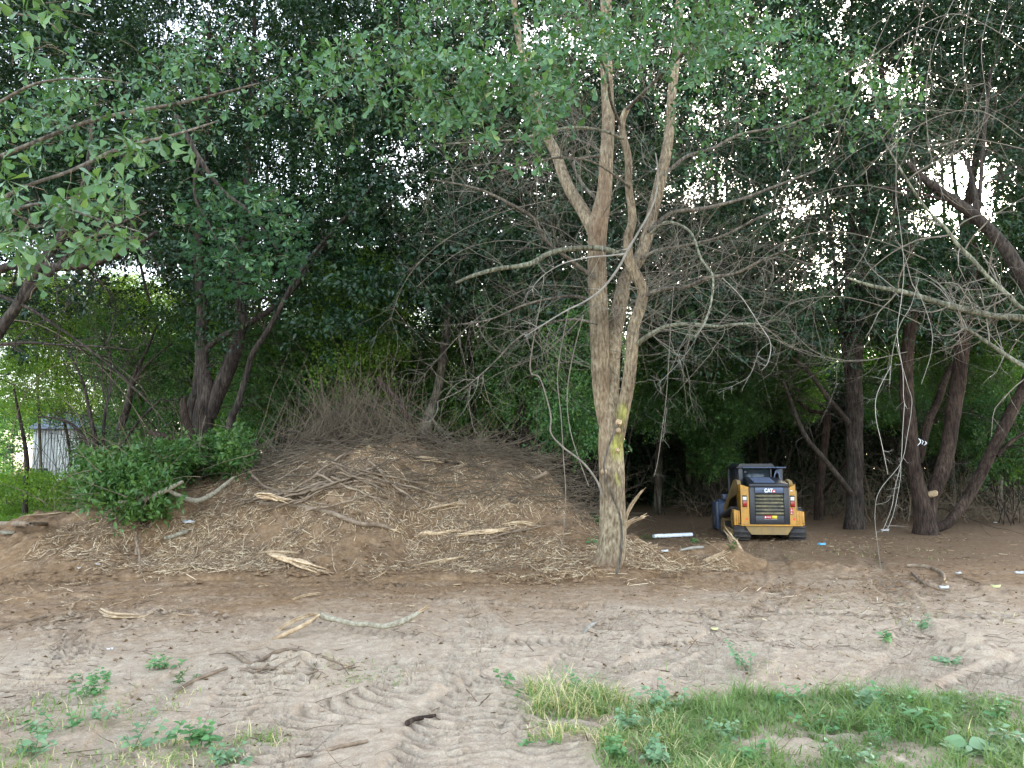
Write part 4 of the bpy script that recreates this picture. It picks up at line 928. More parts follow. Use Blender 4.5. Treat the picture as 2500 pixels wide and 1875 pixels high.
hanging('arching pale twigs along the top right corner', [
    [(2230, 120, 5), (2140, 60, 4), (2060, 30, 4), (1980, 60, 4), (1900, 110, 3), (1800, 180, 3)], [(2060, 0, 4), (2020, 90, 3), (2000, 200, 3), (2010, 330, 3), (2040, 430, 2)],
    [(2150, -20, 4), (2120, 100, 4), (2130, 230, 3), (2100, 330, 2)], [(2212, 300, 4), (2120, 240, 4), (2030, 250, 3), (1940, 300, 3), (1860, 380, 2)], [(2000, -20, 4), (1970, 120, 4), (1940, 280, 3), (1935, 450, 3)],
    [(2240, 330, 5), (2160, 310, 4), (2080, 300, 4), (2000, 330, 3)], [(1950, -20, 3), (1900, 80, 3), (1850, 200, 3), (1790, 330, 2)], [(2100, -20, 3), (2080, 120, 3), (2090, 220, 2), (2060, 320, 2)]], 9, 'dead', 12, .9)
hanging('fan of bare grey twigs right of the big oak over the woods', [
    [(2000, 560, 6), (1900, 520, 5), (1800, 500, 5), (1700, 520, 4), (1620, 580, 3), (1580, 640, 2)], [(1960, 420, 5), (1860, 400, 5), (1760, 420, 4), (1660, 480, 3), (1600, 520, 2)],
    [(1990, 700, 5), (1900, 660, 5), (1800, 640, 4), (1700, 660, 3), (1640, 720, 2)], [(1960, 760, 4), (1850, 780, 4), (1760, 760, 3), (1700, 700, 2)], [(1900, 300, 4), (1820, 350, 4), (1760, 450, 3), (1720, 560, 3), (1640, 640, 2)], [(1900, 450, 4), (1860, 560, 4), (1780, 640, 3), (1690, 690, 2)]], 13, 'deadgrey', 20, 1.5, 'bare_bough')
hanging('tangle of bare twigs arching left of the big oak over the brush pile', [
    [(1200, 430, 5), (1080, 460, 5), (960, 520, 4), (880, 600, 3), (840, 700, 2)], [(1240, 560, 5), (1120, 520, 5), (1000, 540, 4), (900, 620, 3)], [(1260, 620, 5), (1150, 620, 4), (1040, 680, 4), (960, 760, 3), (900, 830, 2)],
    [(1200, 380, 4), (1080, 350, 4), (980, 380, 3), (900, 440, 2)], [(1260, 680, 4), (1180, 760, 4), (1090, 800, 3), (1000, 850, 2)]], 13.4, 'deadgrey', 20, 1.4, 'bare_bough')
hanging('arching bare stems over the left woodland floor', [
    [(-20, 690, 6), (80, 700, 5), (180, 760, 5), (260, 840, 4), (320, 930, 3)], [(-20, 750, 6), (90, 742, 5), (200, 760, 4), (300, 830, 3), (340, 900, 2)], [(10, 1000, 4), (50, 860, 4), (120, 790, 4), (220, 790, 3), (300, 850, 2)], [(210, 1030, 5), (170, 900, 4), (100, 840, 3), (20, 830, 2)]], 17, 'brush', 14, 1.2, 'bare_bough')
# small rag of white plastic caught on the hanging twig
mb = MB(); 
for k in range(3):
    q = P(1984 + k * 7, 947 + 3 * k, 9.45); mb.tube([q, q + np.array([.02, 0, -.02]), q + np.array([.03 - .02 * k, .01, -.05]), q + np.array([.02 * k - .01, .01, -.09 + .03 * k])], [.004, .009, .007, .003], 5, disp=bark_disp(.4, k))
M['white'] = paint('white_plastic', (.62, .63, .64), .5, dirt=.7, dirtc=(.3, .24, .18)); M['blue'] = paint('blue_plastic', (.12, .42, .62), .5, dirt=.1); M['foam'] = rough_mat('white_foam', (.62, .65, .68), (.8, .83, .86), 12, .8, .3, 60, c3=(.85, .87, .9))
tag(obj('plastic_rag', mb.build('plastic_rag', M['white'], True)), 'small white plastic rag caught on the hanging dead twigs', 'rag')
# ------------------------------------------------------------------ left bush in front of the wood
bp = []
for (x0, x1, y0, y1, Da, Db, c) in ((200, 330, 1000, 1085, 15.5, 17.5, 200), (300, 430, 985, 1050, 16, 18.5, 240), (400, 510, 965, 1045, 16.5, 19, 220), (230, 340, 1040, 1100, 15, 16, 130), (460, 530, 1000, 1050, 16.5, 18, 70)):
    bp.append(shrub_pts(c * 2, x0 - 15, x1 + 15, y0 - 12, y1 + 8, Da, Db, .47, 1.3, 60, -.5))
bp = np.vstack(bp); bb = np.array([-8.2, 17, 1.2])
bush = empty('leafy_bush', tuple(bb), 0, 'leafy green cut bush heaped on the left end of the soil mound', 'bush')
foliage('foliage', bp[rng.random(len(bp)) < .62] + rng.normal(0, .14, 3) - bb, 'shrub', SRC['shrub'], bush, .6, 1.2, .8)
segs = []
for k in range(110):
    q = bp[rng.integers(len(bp))]; s0 = q + rng.normal(0, .4, 3); grow(s0, rng.normal(0, 1, 3) + np.array([-1, 0, .3]), 1.2, .009, 1, segs, fork=3)
put(bush, 'stems', twigs_mesh('stems', segs, M['brush'], 4), None, 'stuff')
bv = [mesh('leaf', *leaf_shape(.13, .055, 'lance', rng.uniform(.2, .5), rng.uniform(.1, .4)), M['leafB'], True, {'v': np.full(19, (k + .5) / 6)}) for k in range(6)]
for k in range(260):
    q = bp[np.argsort(bp[:, 1])[rng.integers(min(200, len(bp)))]] + rng.normal(0, .25, 3) + np.array([0, -.35, 0]); d = rng.normal(0, .6, (1, 3)) + np.array([[0, -.4, -.6]])
    mt = rotmats(d, np.array([[0, -.6, 1.]]), rng.normal(0, .5, 1))[0]
    o = bpy.data.objects.new('leaf', bv[rng.integers(6)]); COL.objects.link(o); o.parent = bush; o.matrix_local = Matrix.LocRotScale(Vector(q - bb), Matrix([list(r_) for r_ in mt]), Vector([rng.uniform(.8, 1.3)] * 3))
# ------------------------------------------------------------------ brush pile on the mound
segs = []
for k in range(820):
    t = rng.random(); x = rng.normal(745, 95) if t < .80 else rng.uniform(940, 1190)
    if t < .80:
        Dd = rng.uniform(17.4, 19.3); b = P(x, 1000, Dd); b[2] = float(terrain(b[0], b[1])) + rng.uniform(-.1, .25)
        ap = P(775 + (x - 745) * .2 + rng.normal(0, 75), 840 + rng.normal(0, 48), Dd + rng.normal(.3, .3)); d = ap - b + rng.normal(0, .25, 3); L = np.linalg.norm(d) * rng.uniform(.55, 1.1)
        grow(b, d, L, rng.uniform(.006, .016), 1 if rng.random() < .45 else 0, segs, curl=.6, kink=.2, fork=2, up=-.02, seglen=.2)
    else:
        Dd = rng.uniform(16.6, 18.6); b = P(x, 1000, Dd); b[2] = float(terrain(b[0], b[1])) + rng.uniform(.0, .3)
        d = np.array([rng.choice([-1, 1]) * rng.uniform(.6, 1), rng.normal(0, .4), rng.uniform(-.05, .45)]); grow(b, d, rng.uniform(.6, 1.7), rng.uniform(.004, .010), 1, segs, curl=1.0, kink=.3, fork=3, up=-.035, seglen=.2)
for k in range(1500):   # matted twigs down the right shoulder and along the crest
    x = rng.uniform(540, 1290); Dd = rng.uniform(16.0, 18.3); b = P(x, 1000, Dd); b[2] = float(terrain(b[0], b[1])) + rng.uniform(.0, .2)
    if Dd < 16.9 and rng.random() < .55: continue
    grow(b, np.array([rng.choice([-1, 1]), rng.normal(0, .35), rng.normal(.03, .16)]), rng.uniform(.5, 1.6), rng.uniform(.005, .014), 0, segs, curl=.8, kink=.3, seglen=.2)
c = P(790, 960, 18.3)
br = empty('brush_pile', tuple(c), 0, 'tall pile of thin bare brushwood heaped on top of the soil mound', 'brush pile')
put(br, 'twigs', twigs_mesh('twigs', segs, M['brush'], 4), None, 'stuff')
# ------------------------------------------------------------------ sticks, logs and split wood
def bundle(mb, p, r, m_=6):
    p = np.asarray(p); r = np.asarray(r); n = len(p); rm = float(np.median(r))
    for k in range(m_):
        a = rng.integers(0, max(1, n // 4)) if k else 0; b = n - (rng.integers(0, max(1, n // 3)) if k else 0); q = p[a:b]
        if len(q) < 3: continue
        off_ = rng.normal(0, 1, 3) * rm * np.array([.55, .6, .45]); wob = np.cumsum(rng.normal(0, rm * .10, (len(q), 3)), 0)
        w_ = r[a:b] * rng.uniform(.22, .5) * np.interp(np.linspace(0, 1, len(q)), [0, .12, .8, 1], [.12, 1, .8, .08]); mb.tube(q + off_ + wob, w_, 4)
def stick_mesh(L, r, mat, bend=.1, taper=.5, split=False, sides=7, twig=0, flat=1.0, seed=0):
    n = 9; t = np.linspace(0, 1, n); b = rng.normal(0, bend, 2); ph = rng.random(2) * 3
    pts = np.stack([(t - .5) * L, L * (b[0] * np.sin(t * 3.1 + ph[0] * .3) + .015 * rng.normal(0, 1, n)), L * .35 * b[1] * np.sin(t * 3.1) + .01 * L * rng.normal(0, 1, n)], 1)
    rad = r * (1 - taper * t) * (1 + .12 * rng.normal(0, 1, n))
    if split: rad = rad * np.interp(t, [0, .08, .85, 1], [.25, 1, .75, .12])
    mb = MB()
    if split: bundle(mb, pts, rad, 5)
    else: mb.tube(pts, rad, sides, disp=bark_disp(.14, seed, 2.5))
    if split:     # torn slivers at the ends
        for k in range(5):
            e = rng.choice([0, -1]); s_ = pts[e] ; d = (pts[e] - pts[e + 1 if e == 0 else -2]); d /= np.linalg.norm(d); d = d + rng.normal(0, .25, 3)
            st = pts[2 if e == 0 else -3]; mb.tube([st, s_ + d * L * .04, s_ + d * L * rng.uniform(.06, .16)], [r * .4, r * .28, r * .04], 4)
    if twig:
        o_ = []; 
        for k in range(twig): i_ = rng.integers(2, n); grow(pts[i_ - 1], np.array([.7, rng.choice([-1, 1]) * .8, rng.normal(.1, .3)]), L * rng.uniform(.15, .4), r * .45, 0, o_, kink=.3, seglen=L * .06)
        for p_, r_ in o_: mb.tube(p_, r_, 4)
    V = np.vstack(mb.V); V[:, 2] *= flat; mb.V = [V]
    return mb.build('stick', M[mat], not split)
SM = {'bark': [stick_mesh(1, .018, 'stick', twig=k % 3, seed=k) for k in range(9)], 'split': [stick_mesh(1, .03, 'split', .05, .3, True, flat=.6, seed=30 + k) for k in range(8)], 'thin': [stick_mesh(1, .008, 'brush', .16, twig=2, sides=4) for k in range(6)]}
def lay(kind, x, y, L, yaw, label, group, world=None, name='stick', pitch=None, scale_r=1.0, lift=.015, cat='stick'):
    g_ = gp(x, y) if world is None else world
    dx, dy = math.cos(yaw), math.sin(yaw); e0 = float(terrain(g_[0] - dx * L * .4, g_[1] - dy * L * .4)); e1 = float(terrain(g_[0] + dx * L * .4, g_[1] + dy * L * .4))
    pt = -math.atan2(e1 - e0, .8 * L) if pitch is None else pitch
    o = bpy.data.objects.new(name, random.choice(SM[kind])); COL.objects.link(o)
    zc = max(g_[2], (e0 + e1) / 2) if pitch is None else g_[2]
    o.location = (g_[0], g_[1], zc + lift); o.rotation_euler = (Matrix.Rotation(yaw, 3, 'Z') @ Matrix.Rotation(pt, 3, 'Y') @ Matrix.Rotation(rng.uniform(-.6, .6), 3, 'X')).to_euler(); o.scale = (L, L * scale_r, L * scale_r)
    return tag(o, label, cat, group)
# named big pieces
def named(name, label, pl, mat, cat, sides=10, seed=0, amp=.12, ends=None, lift=0, Dlift=None):
    """piece lying along photo points (x, y, width px) on the terrain"""
    pts, rad = [], []
    for q in pl:
        g_ = gp(q[0], q[1]) if len(q) < 4 else P(q[0], q[1], q[3]); r_ = q[2] * .5 * PX(g_[1])
        if len(q) < 4: g_ = g_ + np.array([0, 0, r_ * .8])
        pts.append(g_); rad.append(r_)
    p, r = spline(pts, rad, 5); mb = MB()
    if mat == 'split': bundle(mb, p, r * 1.15, 9)
    else: mb.tube(p, r, sides, disp=bark_disp(amp, seed, 3))
    c = p.mean(0); mb.V = [np.vstack(mb.V) - c]
    o = obj(name, mb.build(name, M[mat], mat != 'split'), None, tuple(c)); tag(o, label, cat); return o, p, r
def splinters(o, p, r, e, n, mat='split'):
    """torn end with slivers, a part of the piece"""
    c = np.array(o.location); mb = MB(); s_ = p[e]; d = p[e] - p[1 if e == 0 else -2]; d /= np.linalg.norm(d); L = r[len(r) // 2] * 3.2
    for k in range(n):
        dd = d + rng.normal(0, .22, 3); off_ = rng.normal(0, r[e] * .5 + .004, 3); mb.tube([s_ - d * L * .5 + off_ - c, s_ + off_ + dd * L * .2 - c, s_ + off_ + dd * L * rng.uniform(.5, 1.3) - c], [r[len(r) // 2] * .35, r[len(r) // 2] * .3, .002], 4)
    obj('torn_end', mb.build('torn_end', M[mat], True), o)
o, p, r = named('fallen_branch', 'green-grey lichened curved branch lying on the open soil with torn ends', [(688, 1326, 11, 9.35), (705, 1334, 13, 9.3), (722, 1337, 11, 9.25), (760, 1347, 11, 9.2), (800, 1349, 12, 9.2), (825, 1353, 11, 9.2), (845, 1350, 12, 9.2), (870, 1342, 13, 9.25), (890, 1332, 12, 9.3), (912, 1318, 6, 9.4)], 'fallen', 'branch', seed=1, amp=.04)
splinters(o, p, r, -1, 9)
mb = MB(); q = [P(690, 1328, 9.3), P(660, 1348, 9.1), P(625, 1365, 8.95), P(590, 1382, 8.85)]; pp, rr = spline(np.array(q) - np.array(o.location), [.03, .05, .05, .03], 4); mb.tube(pp, rr * .5, 8, disp=bark_disp(.35, 5, 3)); bundle(mb, pp, rr * .6, 6); 
q = [P(688, 1325, 9.35), P(650, 1335, 9.4), (P(615, 1352, 9.35)), P(585, 1375, 9.2)]; pp, rr = spline(np.array(q) - np.array(o.location), [.03, .03, .028, .02], 4); mb.tube(pp, rr * .5, 8, disp=bark_disp(.35, 5, 3)); bundle(mb, pp, rr * .6, 6)
obj('split_fork', mb.build('split_fork', M['split'], True), o)
NB = [
    ('split_log', 'large pale split slab of wood at the foot of the mound left of centre', [(578, 1203, 8), (600, 1212, 17), (625, 1220, 16), (650, 1227, 13), (680, 1233, 9), (700, 1236, 4)], 'split', 'split wood', 1),
    ('split_stick', 'thin pale split stick lying against the large split slab', [(562, 1197, 4), (590, 1197, 6), (630, 1198, 5), (650, 1198, 3)], 'split', 'split wood', 0),
    ('fallen_branch', 'long lichened grey branch bending across the leafy bush', [(240, 1086, 7, 15.2), (275, 1084, 11, 15.2), (310, 1080, 12, 15.2), (340, 1068, 12, 15.2), (372, 1052, 10, 15.3), (395, 1040, 6, 15.3)], 'fallen', 'branch', 0),
    ('fallen_branch', 'pale curved branch rising right from the leafy bush', [(365, 1060, 9, 15.3), (395, 1075, 11, 15.4), (425, 1082, 12, 15.5), (455, 1070, 11, 15.6), (480, 1052, 9, 15.7), (505, 1031, 6, 15.8)], 'fallen', 'branch', 0),
    ('log', 'thick brown log lying across the top of the soil mound', [(782, 962, 16, 17.6), (830, 970, 17, 17.5), (880, 985, 15, 17.4), (925, 1000, 12, 17.3)], 'stick', 'log', 0),
    ('log', 'straight half-buried log at the left edge of the clearing', [(-20, 1138, 13), (40, 1139, 12), (100, 1138, 9)], 'stick', 'log', 0),
    ('split_stick', 'bright split stick on the crest of the mound beside the brown log', [(890, 990, 5, 17.2), (915, 991, 7, 17.1), (945, 994, 6, 17.1), (985, 998, 4, 17)], 'split', 'split wood', 0),
    ('fallen_branch', 'long dark stick running down from the crest to the right shoulder', [(960, 997, 6, 17), (1000, 1004, 6, 17), (1050, 1012, 5, 17), (1090, 1016, 4, 17)], 'bark_red', 'branch', 0),
    ('short_log', 'short grey log end poking up at the right shoulder of the mound', [(1150, 1035, 9, 16.6), (1168, 1028, 10, 16.6), (1182, 1021, 10, 16.6)], 'stick', 'log', 0),
    ('short_log', 'orange-brown debarked log stub at the left of the stick layer', [(552, 1068, 12, 15.6), (580, 1070, 14, 15.5), (605, 1077, 10, 15.5)], 'split', 'log', 1),
    ('fallen_branch', 'long dark branch slanting down across the middle of the mound face', [(560, 1092, 9), (640, 1098, 9), (710, 1112, 11), (770, 1135, 10), (815, 1142, 9), (850, 1148, 6)], 'stick', 'branch', 1),
    ('split_stick', 'curved tan root piece on the right half of the mound face', [(905, 1118, 4), (930, 1106, 7), (960, 1100, 9), (990, 1098, 10), (1018, 1095, 8)], 'split', 'split wood', 0),
    ('split_stick', 'bright torn stick with branched end low on the right mound face', [(890, 1168, 6), (915, 1158, 10), (945, 1156, 8), (980, 1152, 6), (1030, 1148, 4)], 'split', 'split wood', 1),
    ('split_stick', 'long flat pale sliver on the lower right mound face', [(985, 1160, 7), (1030, 1158, 9), (1075, 1156, 9), (1100, 1152, 8)], 'split', 'split wood', 1),
    ('split_stick', 'bright straight splinter right of the long flat sliver', [(1085, 1141, 6), (1120, 1138, 8), (1150, 1139, 7), (1170, 1140, 4)], 'split', 'split wood', 0),
    ('split_stick', 'thick pale sticks end near the mound foot right of centre', [(885, 1228, 6), (930, 1222, 8), (970, 1215, 8), (1010, 1208, 6)], 'split', 'split wood', 1),
    ('split_stick', 'jagged root stub standing up beside the loader path', [(1610, 1225, 13, 16.0), (1598, 1200, 13, 16.1), (1588, 1180, 10, 16.2), (1578, 1160, 5, 16.3)], 'split', 'root', 1),
    ('split_stick', 'pale stick leaning on the debris left of the root stub', [(1520, 1218, 5), (1550, 1208, 7), (1572, 1195, 6)], 'split', 'split wood', 0),
    ('split_stick', 'whitened curved stick in the debris right of the big oak', [(1470, 1192, 4), (1495, 1188, 6), (1520, 1186, 5)], 'pale', 'stick', 0),
    ('short_log', 'pale stub sticking up behind the right side of the big oak', [(1340, 1150, 7, 15.4), (1352, 1115, 7, 15.4), (1362, 1093, 7, 15.4), (1374, 1076, 6, 15.4), (1384, 1064, 4, 15.4)], 'split', 'stick', 1),
    ('short_log', 'short torn pale stub low behind the big oak', [(1335, 1160, 6, 15.1), (1352, 1135, 7, 15.1), (1372, 1122, 6, 15.1), (1388, 1117, 5, 15.1)], 'split', 'stick', 1),
    ('fallen_branch', 'bent brown branch lying in the debris clump on the right', [(1958, 1226, 7), (1985, 1227, 10), (2015, 1232, 9), (2035, 1243, 9), (2040, 1258, 7)], 'stick', 'branch', 1),
    ('fallen_branch', 'thin crooked branch under the bent one in the right clump', [(1970, 1240, 6), (1990, 1262, 7), (2020, 1272, 6), (2050, 1280, 4)], 'stick', 'branch', 0),
    ('fallen_branch', 'slim dark branch at the lower left beside the weeds', [(380, 1500, 8), (410, 1480, 8), (450, 1462, 9), (490, 1448, 6)], 'stick', 'branch', 0),
    ('fallen_branch', 'grey stick lying flat at the bottom centre of the sandy patch', [(640, 1640, 5), (680, 1632, 7), (730, 1618, 8), (795, 1606, 7)], 'stick', 'branch', 0),
    ('root_piece', 'short red-brown root piece on the pale sand', [(880, 1568, 13), (895, 1560, 10), (915, 1556, 9), (940, 1550, 7)], 'bark_red', 'root', 0),
    ('split_stick', 'white forked splinter on the open soil below the big oak', [(1260, 1372, 5), (1272, 1358, 9), (1290, 1346, 4)], 'pale', 'split wood', 0),
    ('fallen_branch', 'pale twisted root left of the low soil lump', [(490, 1410, 6), (515, 1420, 9), (530, 1434, 10), (545, 1438, 9), (560, 1428, 6), (555, 1420, 4)], 'stick', 'root', 0),
    ('fallen_branch', 'long thin pale branch below the low soil lump', [(515, 1452, 5), (580, 1448, 8), (610, 1452, 8), (640, 1464, 5)], 'stick', 'branch', 0),
    ('fallen_branch', 'crooked stick over the top of the low soil lump', [(560, 1432, 6), (600, 1412, 9), (640, 1408, 8), (700, 1425, 6), (745, 1443, 3)], 'stick', 'branch', 1),
    ('fallen_branch', 'whitened split stick in the twiggy clump at the left', [(215, 1325, 9), (240, 1335, 12), (275, 1338, 10), (310, 1336, 6)], 'split', 'split wood', 1),
    ('fallen_branch', 'thin pale branch at the far left of the open soil', [(-10, 1365, 6), (40, 1350, 6), (100, 1335, 6)], 'stick', 'branch', 0),
    ('split_stick', 'flat pale splinter pair on the soil below the large slab', [(630, 1298, 5), (660, 1290, 7), (695, 1284, 5)], 'split', 'split wood', 0),
    ('upright_stick', 'thin dark stick standing upright left of the large split slab', [(303, 1238, 4, 13.2), (302, 1215, 4, 13.3), (300, 1190, 5, 13.4), (292, 1165, 4, 13.5)], 'stick', 'stick', 0),
    ('short_log', 'short whitened log with dark end on the left mound slope', [(355, 1166, 8), (375, 1163, 11), (395, 1156, 11), (405, 1153, 9)], 'fallen', 'log', 0),
]
for k, (nm, lb, pl, mt, ct, sp_) in enumerate(NB):
    o, p, r = named(nm, lb, pl, mt, ct, seed=k + 3, amp=.06)
    if sp_: splinters(o, p, r, -1, 4)
# counted loose sticks
G1 = 'loose sticks on the soil mound'; cnt = 0
def region_sticks(n, x0, x1, y0, y1, L0, L1, kinds, label, group, yawf=None, srs=(.5, 1.1), lift=.015):
    for k in range(n):
        kd = random.choice(kinds); x = rng.uniform(x0, x1); y = rng.uniform(y0, y1); yaw = rng.uniform(0, 3.14) if yawf is None else yawf + rng.normal(0, .25)
        u = rng.random(); L_ = L0 + (L1 - L0) * u; ym = abs((yaw + math.pi / 2) % math.pi - math.pi / 2); fx = (x - x0) / (x1 - x0); fy = (y - y0) / (y1 - y0)
        lb = ('short ' if u < .33 else 'long ' if u > .66 else '') + {'bark': 'brown bark-covered', 'split': 'pale split', 'thin': 'thin twiggy'}[kd] + ' ' + label + ', ' + ('lying level' if ym < .5 else 'pointing at the viewer' if ym > 1.1 else 'slanting') + (', upper ' if fy < .5 else ', lower ') + ('left' if fx < .33 else 'right' if fx > .66 else 'middle')
        lay(kd, x, y, L_, yaw, lb, group, scale_r=rng.uniform(*srs), lift=lift)
region_sticks(58, 520, 880, 1035, 1095, .7, 2.0, ['bark', 'bark', 'thin'], 'stick in the left stack', G1, 0, (.55, 1.1), .07)
region_sticks(22, 560, 780, 990, 1035, .8, 1.8, ['bark', 'thin'], 'stick under the brush pile', G1, .3, (.55, 1.0), .08)
region_sticks(40, 620, 1200, 1010, 1130, .15, .6, ['split', 'bark', 'thin'], 'stick on the upper mound face', G1)
region_sticks(50, 480, 1280, 1130, 1235, .15, .7, ['split', 'thin', 'bark', 'thin', 'bark'], 'stick on the lower mound face', G1)
region_sticks(22, 960, 1280, 1130, 1190, .5, 1.5, ['bark', 'thin'], 'stick on the right shoulder', G1, .15)
region_sticks(16, 130, 480, 1110, 1180, .3, 1.2, ['bark', 'split', 'thin'], 'stick on the left slope', G1)
region_sticks(20, 1370, 1600, 1180, 1260, .25, .8, ['split', 'bark'], 'stick beside the oak', 'loose sticks right of the big oak')
region_sticks(16, 150, 420, 1300, 1345, .3, .9, ['thin', 'bark', 'split'], 'stick in the left soil clump', 'loose sticks on the open soil')
region_sticks(14, 500, 780, 1400, 1465, .3, .9, ['thin', 'bark'], 'stick around the low soil lump', 'loose sticks on the open soil')
region_sticks(10, 1940, 2110, 1225, 1300, .3, .9, ['thin', 'bark'], 'stick in the right debris clump', 'loose sticks on the open soil')
region_sticks(12, 20, 400, 1360, 1600, .2, .6, ['bark', 'thin'], 'stick on the lower left soil', 'loose sticks on the open soil', srs=(.5, .9))
region_sticks(12, 900, 2200, 1260, 1450, .15, .5, ['split', 'bark', 'thin'], 'stick on the open soil', 'loose sticks on the open soil', srs=(.6, 1.0))
region_sticks(6, 600, 1000, 1480, 1640, .25, .6, ['thin', 'bark'], 'stick on the pale sand', 'loose sticks on the open soil', srs=(.4, .7))
region_sticks(8, 2000, 2200, 1450, 1560, .3, .8, ['thin', 'bark'], 'stick above the grass', 'loose sticks on the open soil', srs=(.4, .7))
segs = []
for k in range(2300):
    u = rng.random(); x = rng.uniform(-8.5, 2.2) if u < .75 else rng.uniform(-11, 5); y = rng.uniform(13.7, 17.6)
    if fbm(np.array([x * .7]), np.array([y * .9]), seed=530, o=2)[0] < -.1: continue
    z = float(terrain(x, y)); a = rng.normal(0, .9); sl = float(terrain(x, y + .2) - z) / .2
    grow(np.array([x, y, z + rng.uniform(-.01, .05)]), np.array([math.cos(a), math.sin(a), sl * math.sin(a) + rng.normal(.02, .12)]), rng.uniform(.15, .9), rng.uniform(.002, .007), 0, segs, curl=.7, kink=.3, up=-.01, seglen=.14)
tag(obj('twig_litter', twigs_mesh('twig_litter', segs, M['stick'], 3)), 'fine twigs and roots matted over the face of the soil mound', kind='stuff')
segs = []
for k in range(2800):
    x = rng.uniform(-8, 10); y = rng.uniform(4.6, 13.6)
    if fbm(np.array([x * .6]), np.array([y * .6]), seed=531, o=2)[0] < -.04 + .1 * (y < 8): continue
    z = float(terrain(x, y)); a = rng.normal(0, 1.2)
    grow(np.array([x, y, z + .004]), np.array([math.cos(a), math.sin(a), 0]), rng.uniform(.05, .45), rng.uniform(.0012, .0055), 0, segs, curl=.6, kink=.3, up=-.004, seglen=.1)
tag(obj('ground_twigs', twigs_mesh('ground_twigs', segs, M['stick'], 3)), 'thin scattered twigs lying on the tracked soil', kind='stuff')
n = 4200; x = rng.uniform(-9, 12, n); y = 4.5 + 17 * rng.random(n); k = fbm(x * .7, y * .7, seed=532, o=3) > .02; x, y = x[k], y[k]; n = len(x); d = rng.normal(0, 1, (n, 3)); d[:, 2] *= .15
M['dryleaf'] = leaf_mat('dry_leaf_litter', [(0, (.10, .06, .03)), (.5, (.2, .13, .07)), (1, (.34, .25, .14))], .1, .7)
V, F, A = scatter_leaves(leaf_shape(.05, .03, 'diamond', .5, .3), np.stack([x, y, terrain(x, y) + .008], 1), d, rng.uniform(.4, 1.3, n), rng.random(n), .3)
tag(obj('leaf_litter', mesh('leaf_litter', V, F, M['dryleaf'], False, {'v': A})), 'small dry leaves scattered over the soil', kind='stuff')
# ------------------------------------------------------------------ wood chips (stuff)
def chips(name, label, regs, mat, w0=.004, w1=.016, l0=.03, l1=.34):
    Vb = np.array([[x, y, z] for z in (-.5, .5) for y in (-.5, .5) for x in (-.5, .5)], float); Vb[:, 1] *= np.where(Vb[:, 0] > 0, .35, 1)
    Fb = np.array([[0, 2, 3, 1], [4, 5, 7, 6], [0, 1, 5, 4], [2, 6, 7, 3], [0, 4, 6, 2], [1, 3, 7, 5]]); VV = []; 
    for (x0, x1, y0, y1, n, cut) in regs:   # world metres
        x = rng.uniform(x0, x1, n); y = rng.uniform(y0, y1, n); k = fbm(x * .8, y * 1.1, seed=500, o=3) + rng.normal(0, .13, n) - .55 * (1 - sstep(0, 1.5 if y0 > 12 else .1, y - y0 + .5 * noise(x, x * 0, seed=501))) > cut; x, y = x[k], y[k]; n = len(x)
        z = terrain(x, y); e = .15; gx = (terrain(x + e, y) - z) / e; gy = (terrain(x, y + e) - z) / e
        yaw = rng.uniform(0, 6.28, n); L = l0 + (l1 - l0) * rng.random(n) ** 2.2; W = rng.uniform(w0, w1, n); H = W * rng.uniform(.3, .8, n)
        dx = np.cos(yaw); dy = np.sin(yaw); d = np.stack([dx, dy, gx * dx + gy * dy + rng.normal(0, .18, n)], 1); up = np.stack([-gx, -gy, np.ones(n)], 1) + rng.normal(0, .2, (n, 3))
        Mx = rotmats(d, up, np.zeros(n)); sc_ = np.stack([L, W, H], 1)
        VV.append(np.einsum('nij,nkj->nki', Mx, Vb[None] * sc_[:, None]) + np.stack([x, y, z + H * .3 + .002], 1)[:, None])
    VV = np.vstack(VV); n = len(VV); FF = (Fb[None] + (np.arange(n) * 8)[:, None, None]).reshape(-1, 4)
    vv_ = rng.random(n) ** .9; o = obj(name, mesh(name, VV, FF, M[mat], False, {'v': np.repeat(vv_ * 1.6 - .1, 8)})); tag(o, label, kind='stuff'); print(name, n)
M['chipA'] = leaf_mat('pale_chip_wood', [(0, (.12, .075, .042)), (.4, (.26, .17, .095)), (.7, (.46, .33, .19)), (1, (.74, .60, .41))], 0, .8, spec=.2); M['chipB'] = leaf_mat('brown_chip_wood', [(0, (.05, .032, .02)), (.6, (.13, .085, .052)), (1, (.24, .165, .10))], 0, .85, spec=.15)
chips('wood_chips', 'pale splintered wood chips strewn over the mound and its foot', [(-9.5, 3, 13.1, 17.2, 21000, -.14), (-7, 2.4, 13.0, 16.2, 12000, -.04), (1.6, 5.2, 13, 16.5, 4200, .0), (-9, 8.5, 9.5, 14, 1500, .1)], 'chipA')
chips('bark_scraps', 'brown bark scraps and twig bits strewn over the soil', [(-12, 4, 13, 19, 6500, -.1), (-9, 9, 8.5, 14.5, 2600, .05), (2, 14, 14, 24, 5000, .0), (-5, 5, 5.2, 9.5, 1200, .12), (-12, -6, 12, 22, 1800, -.2)], 'chipB', .003, .012, .03, .26)
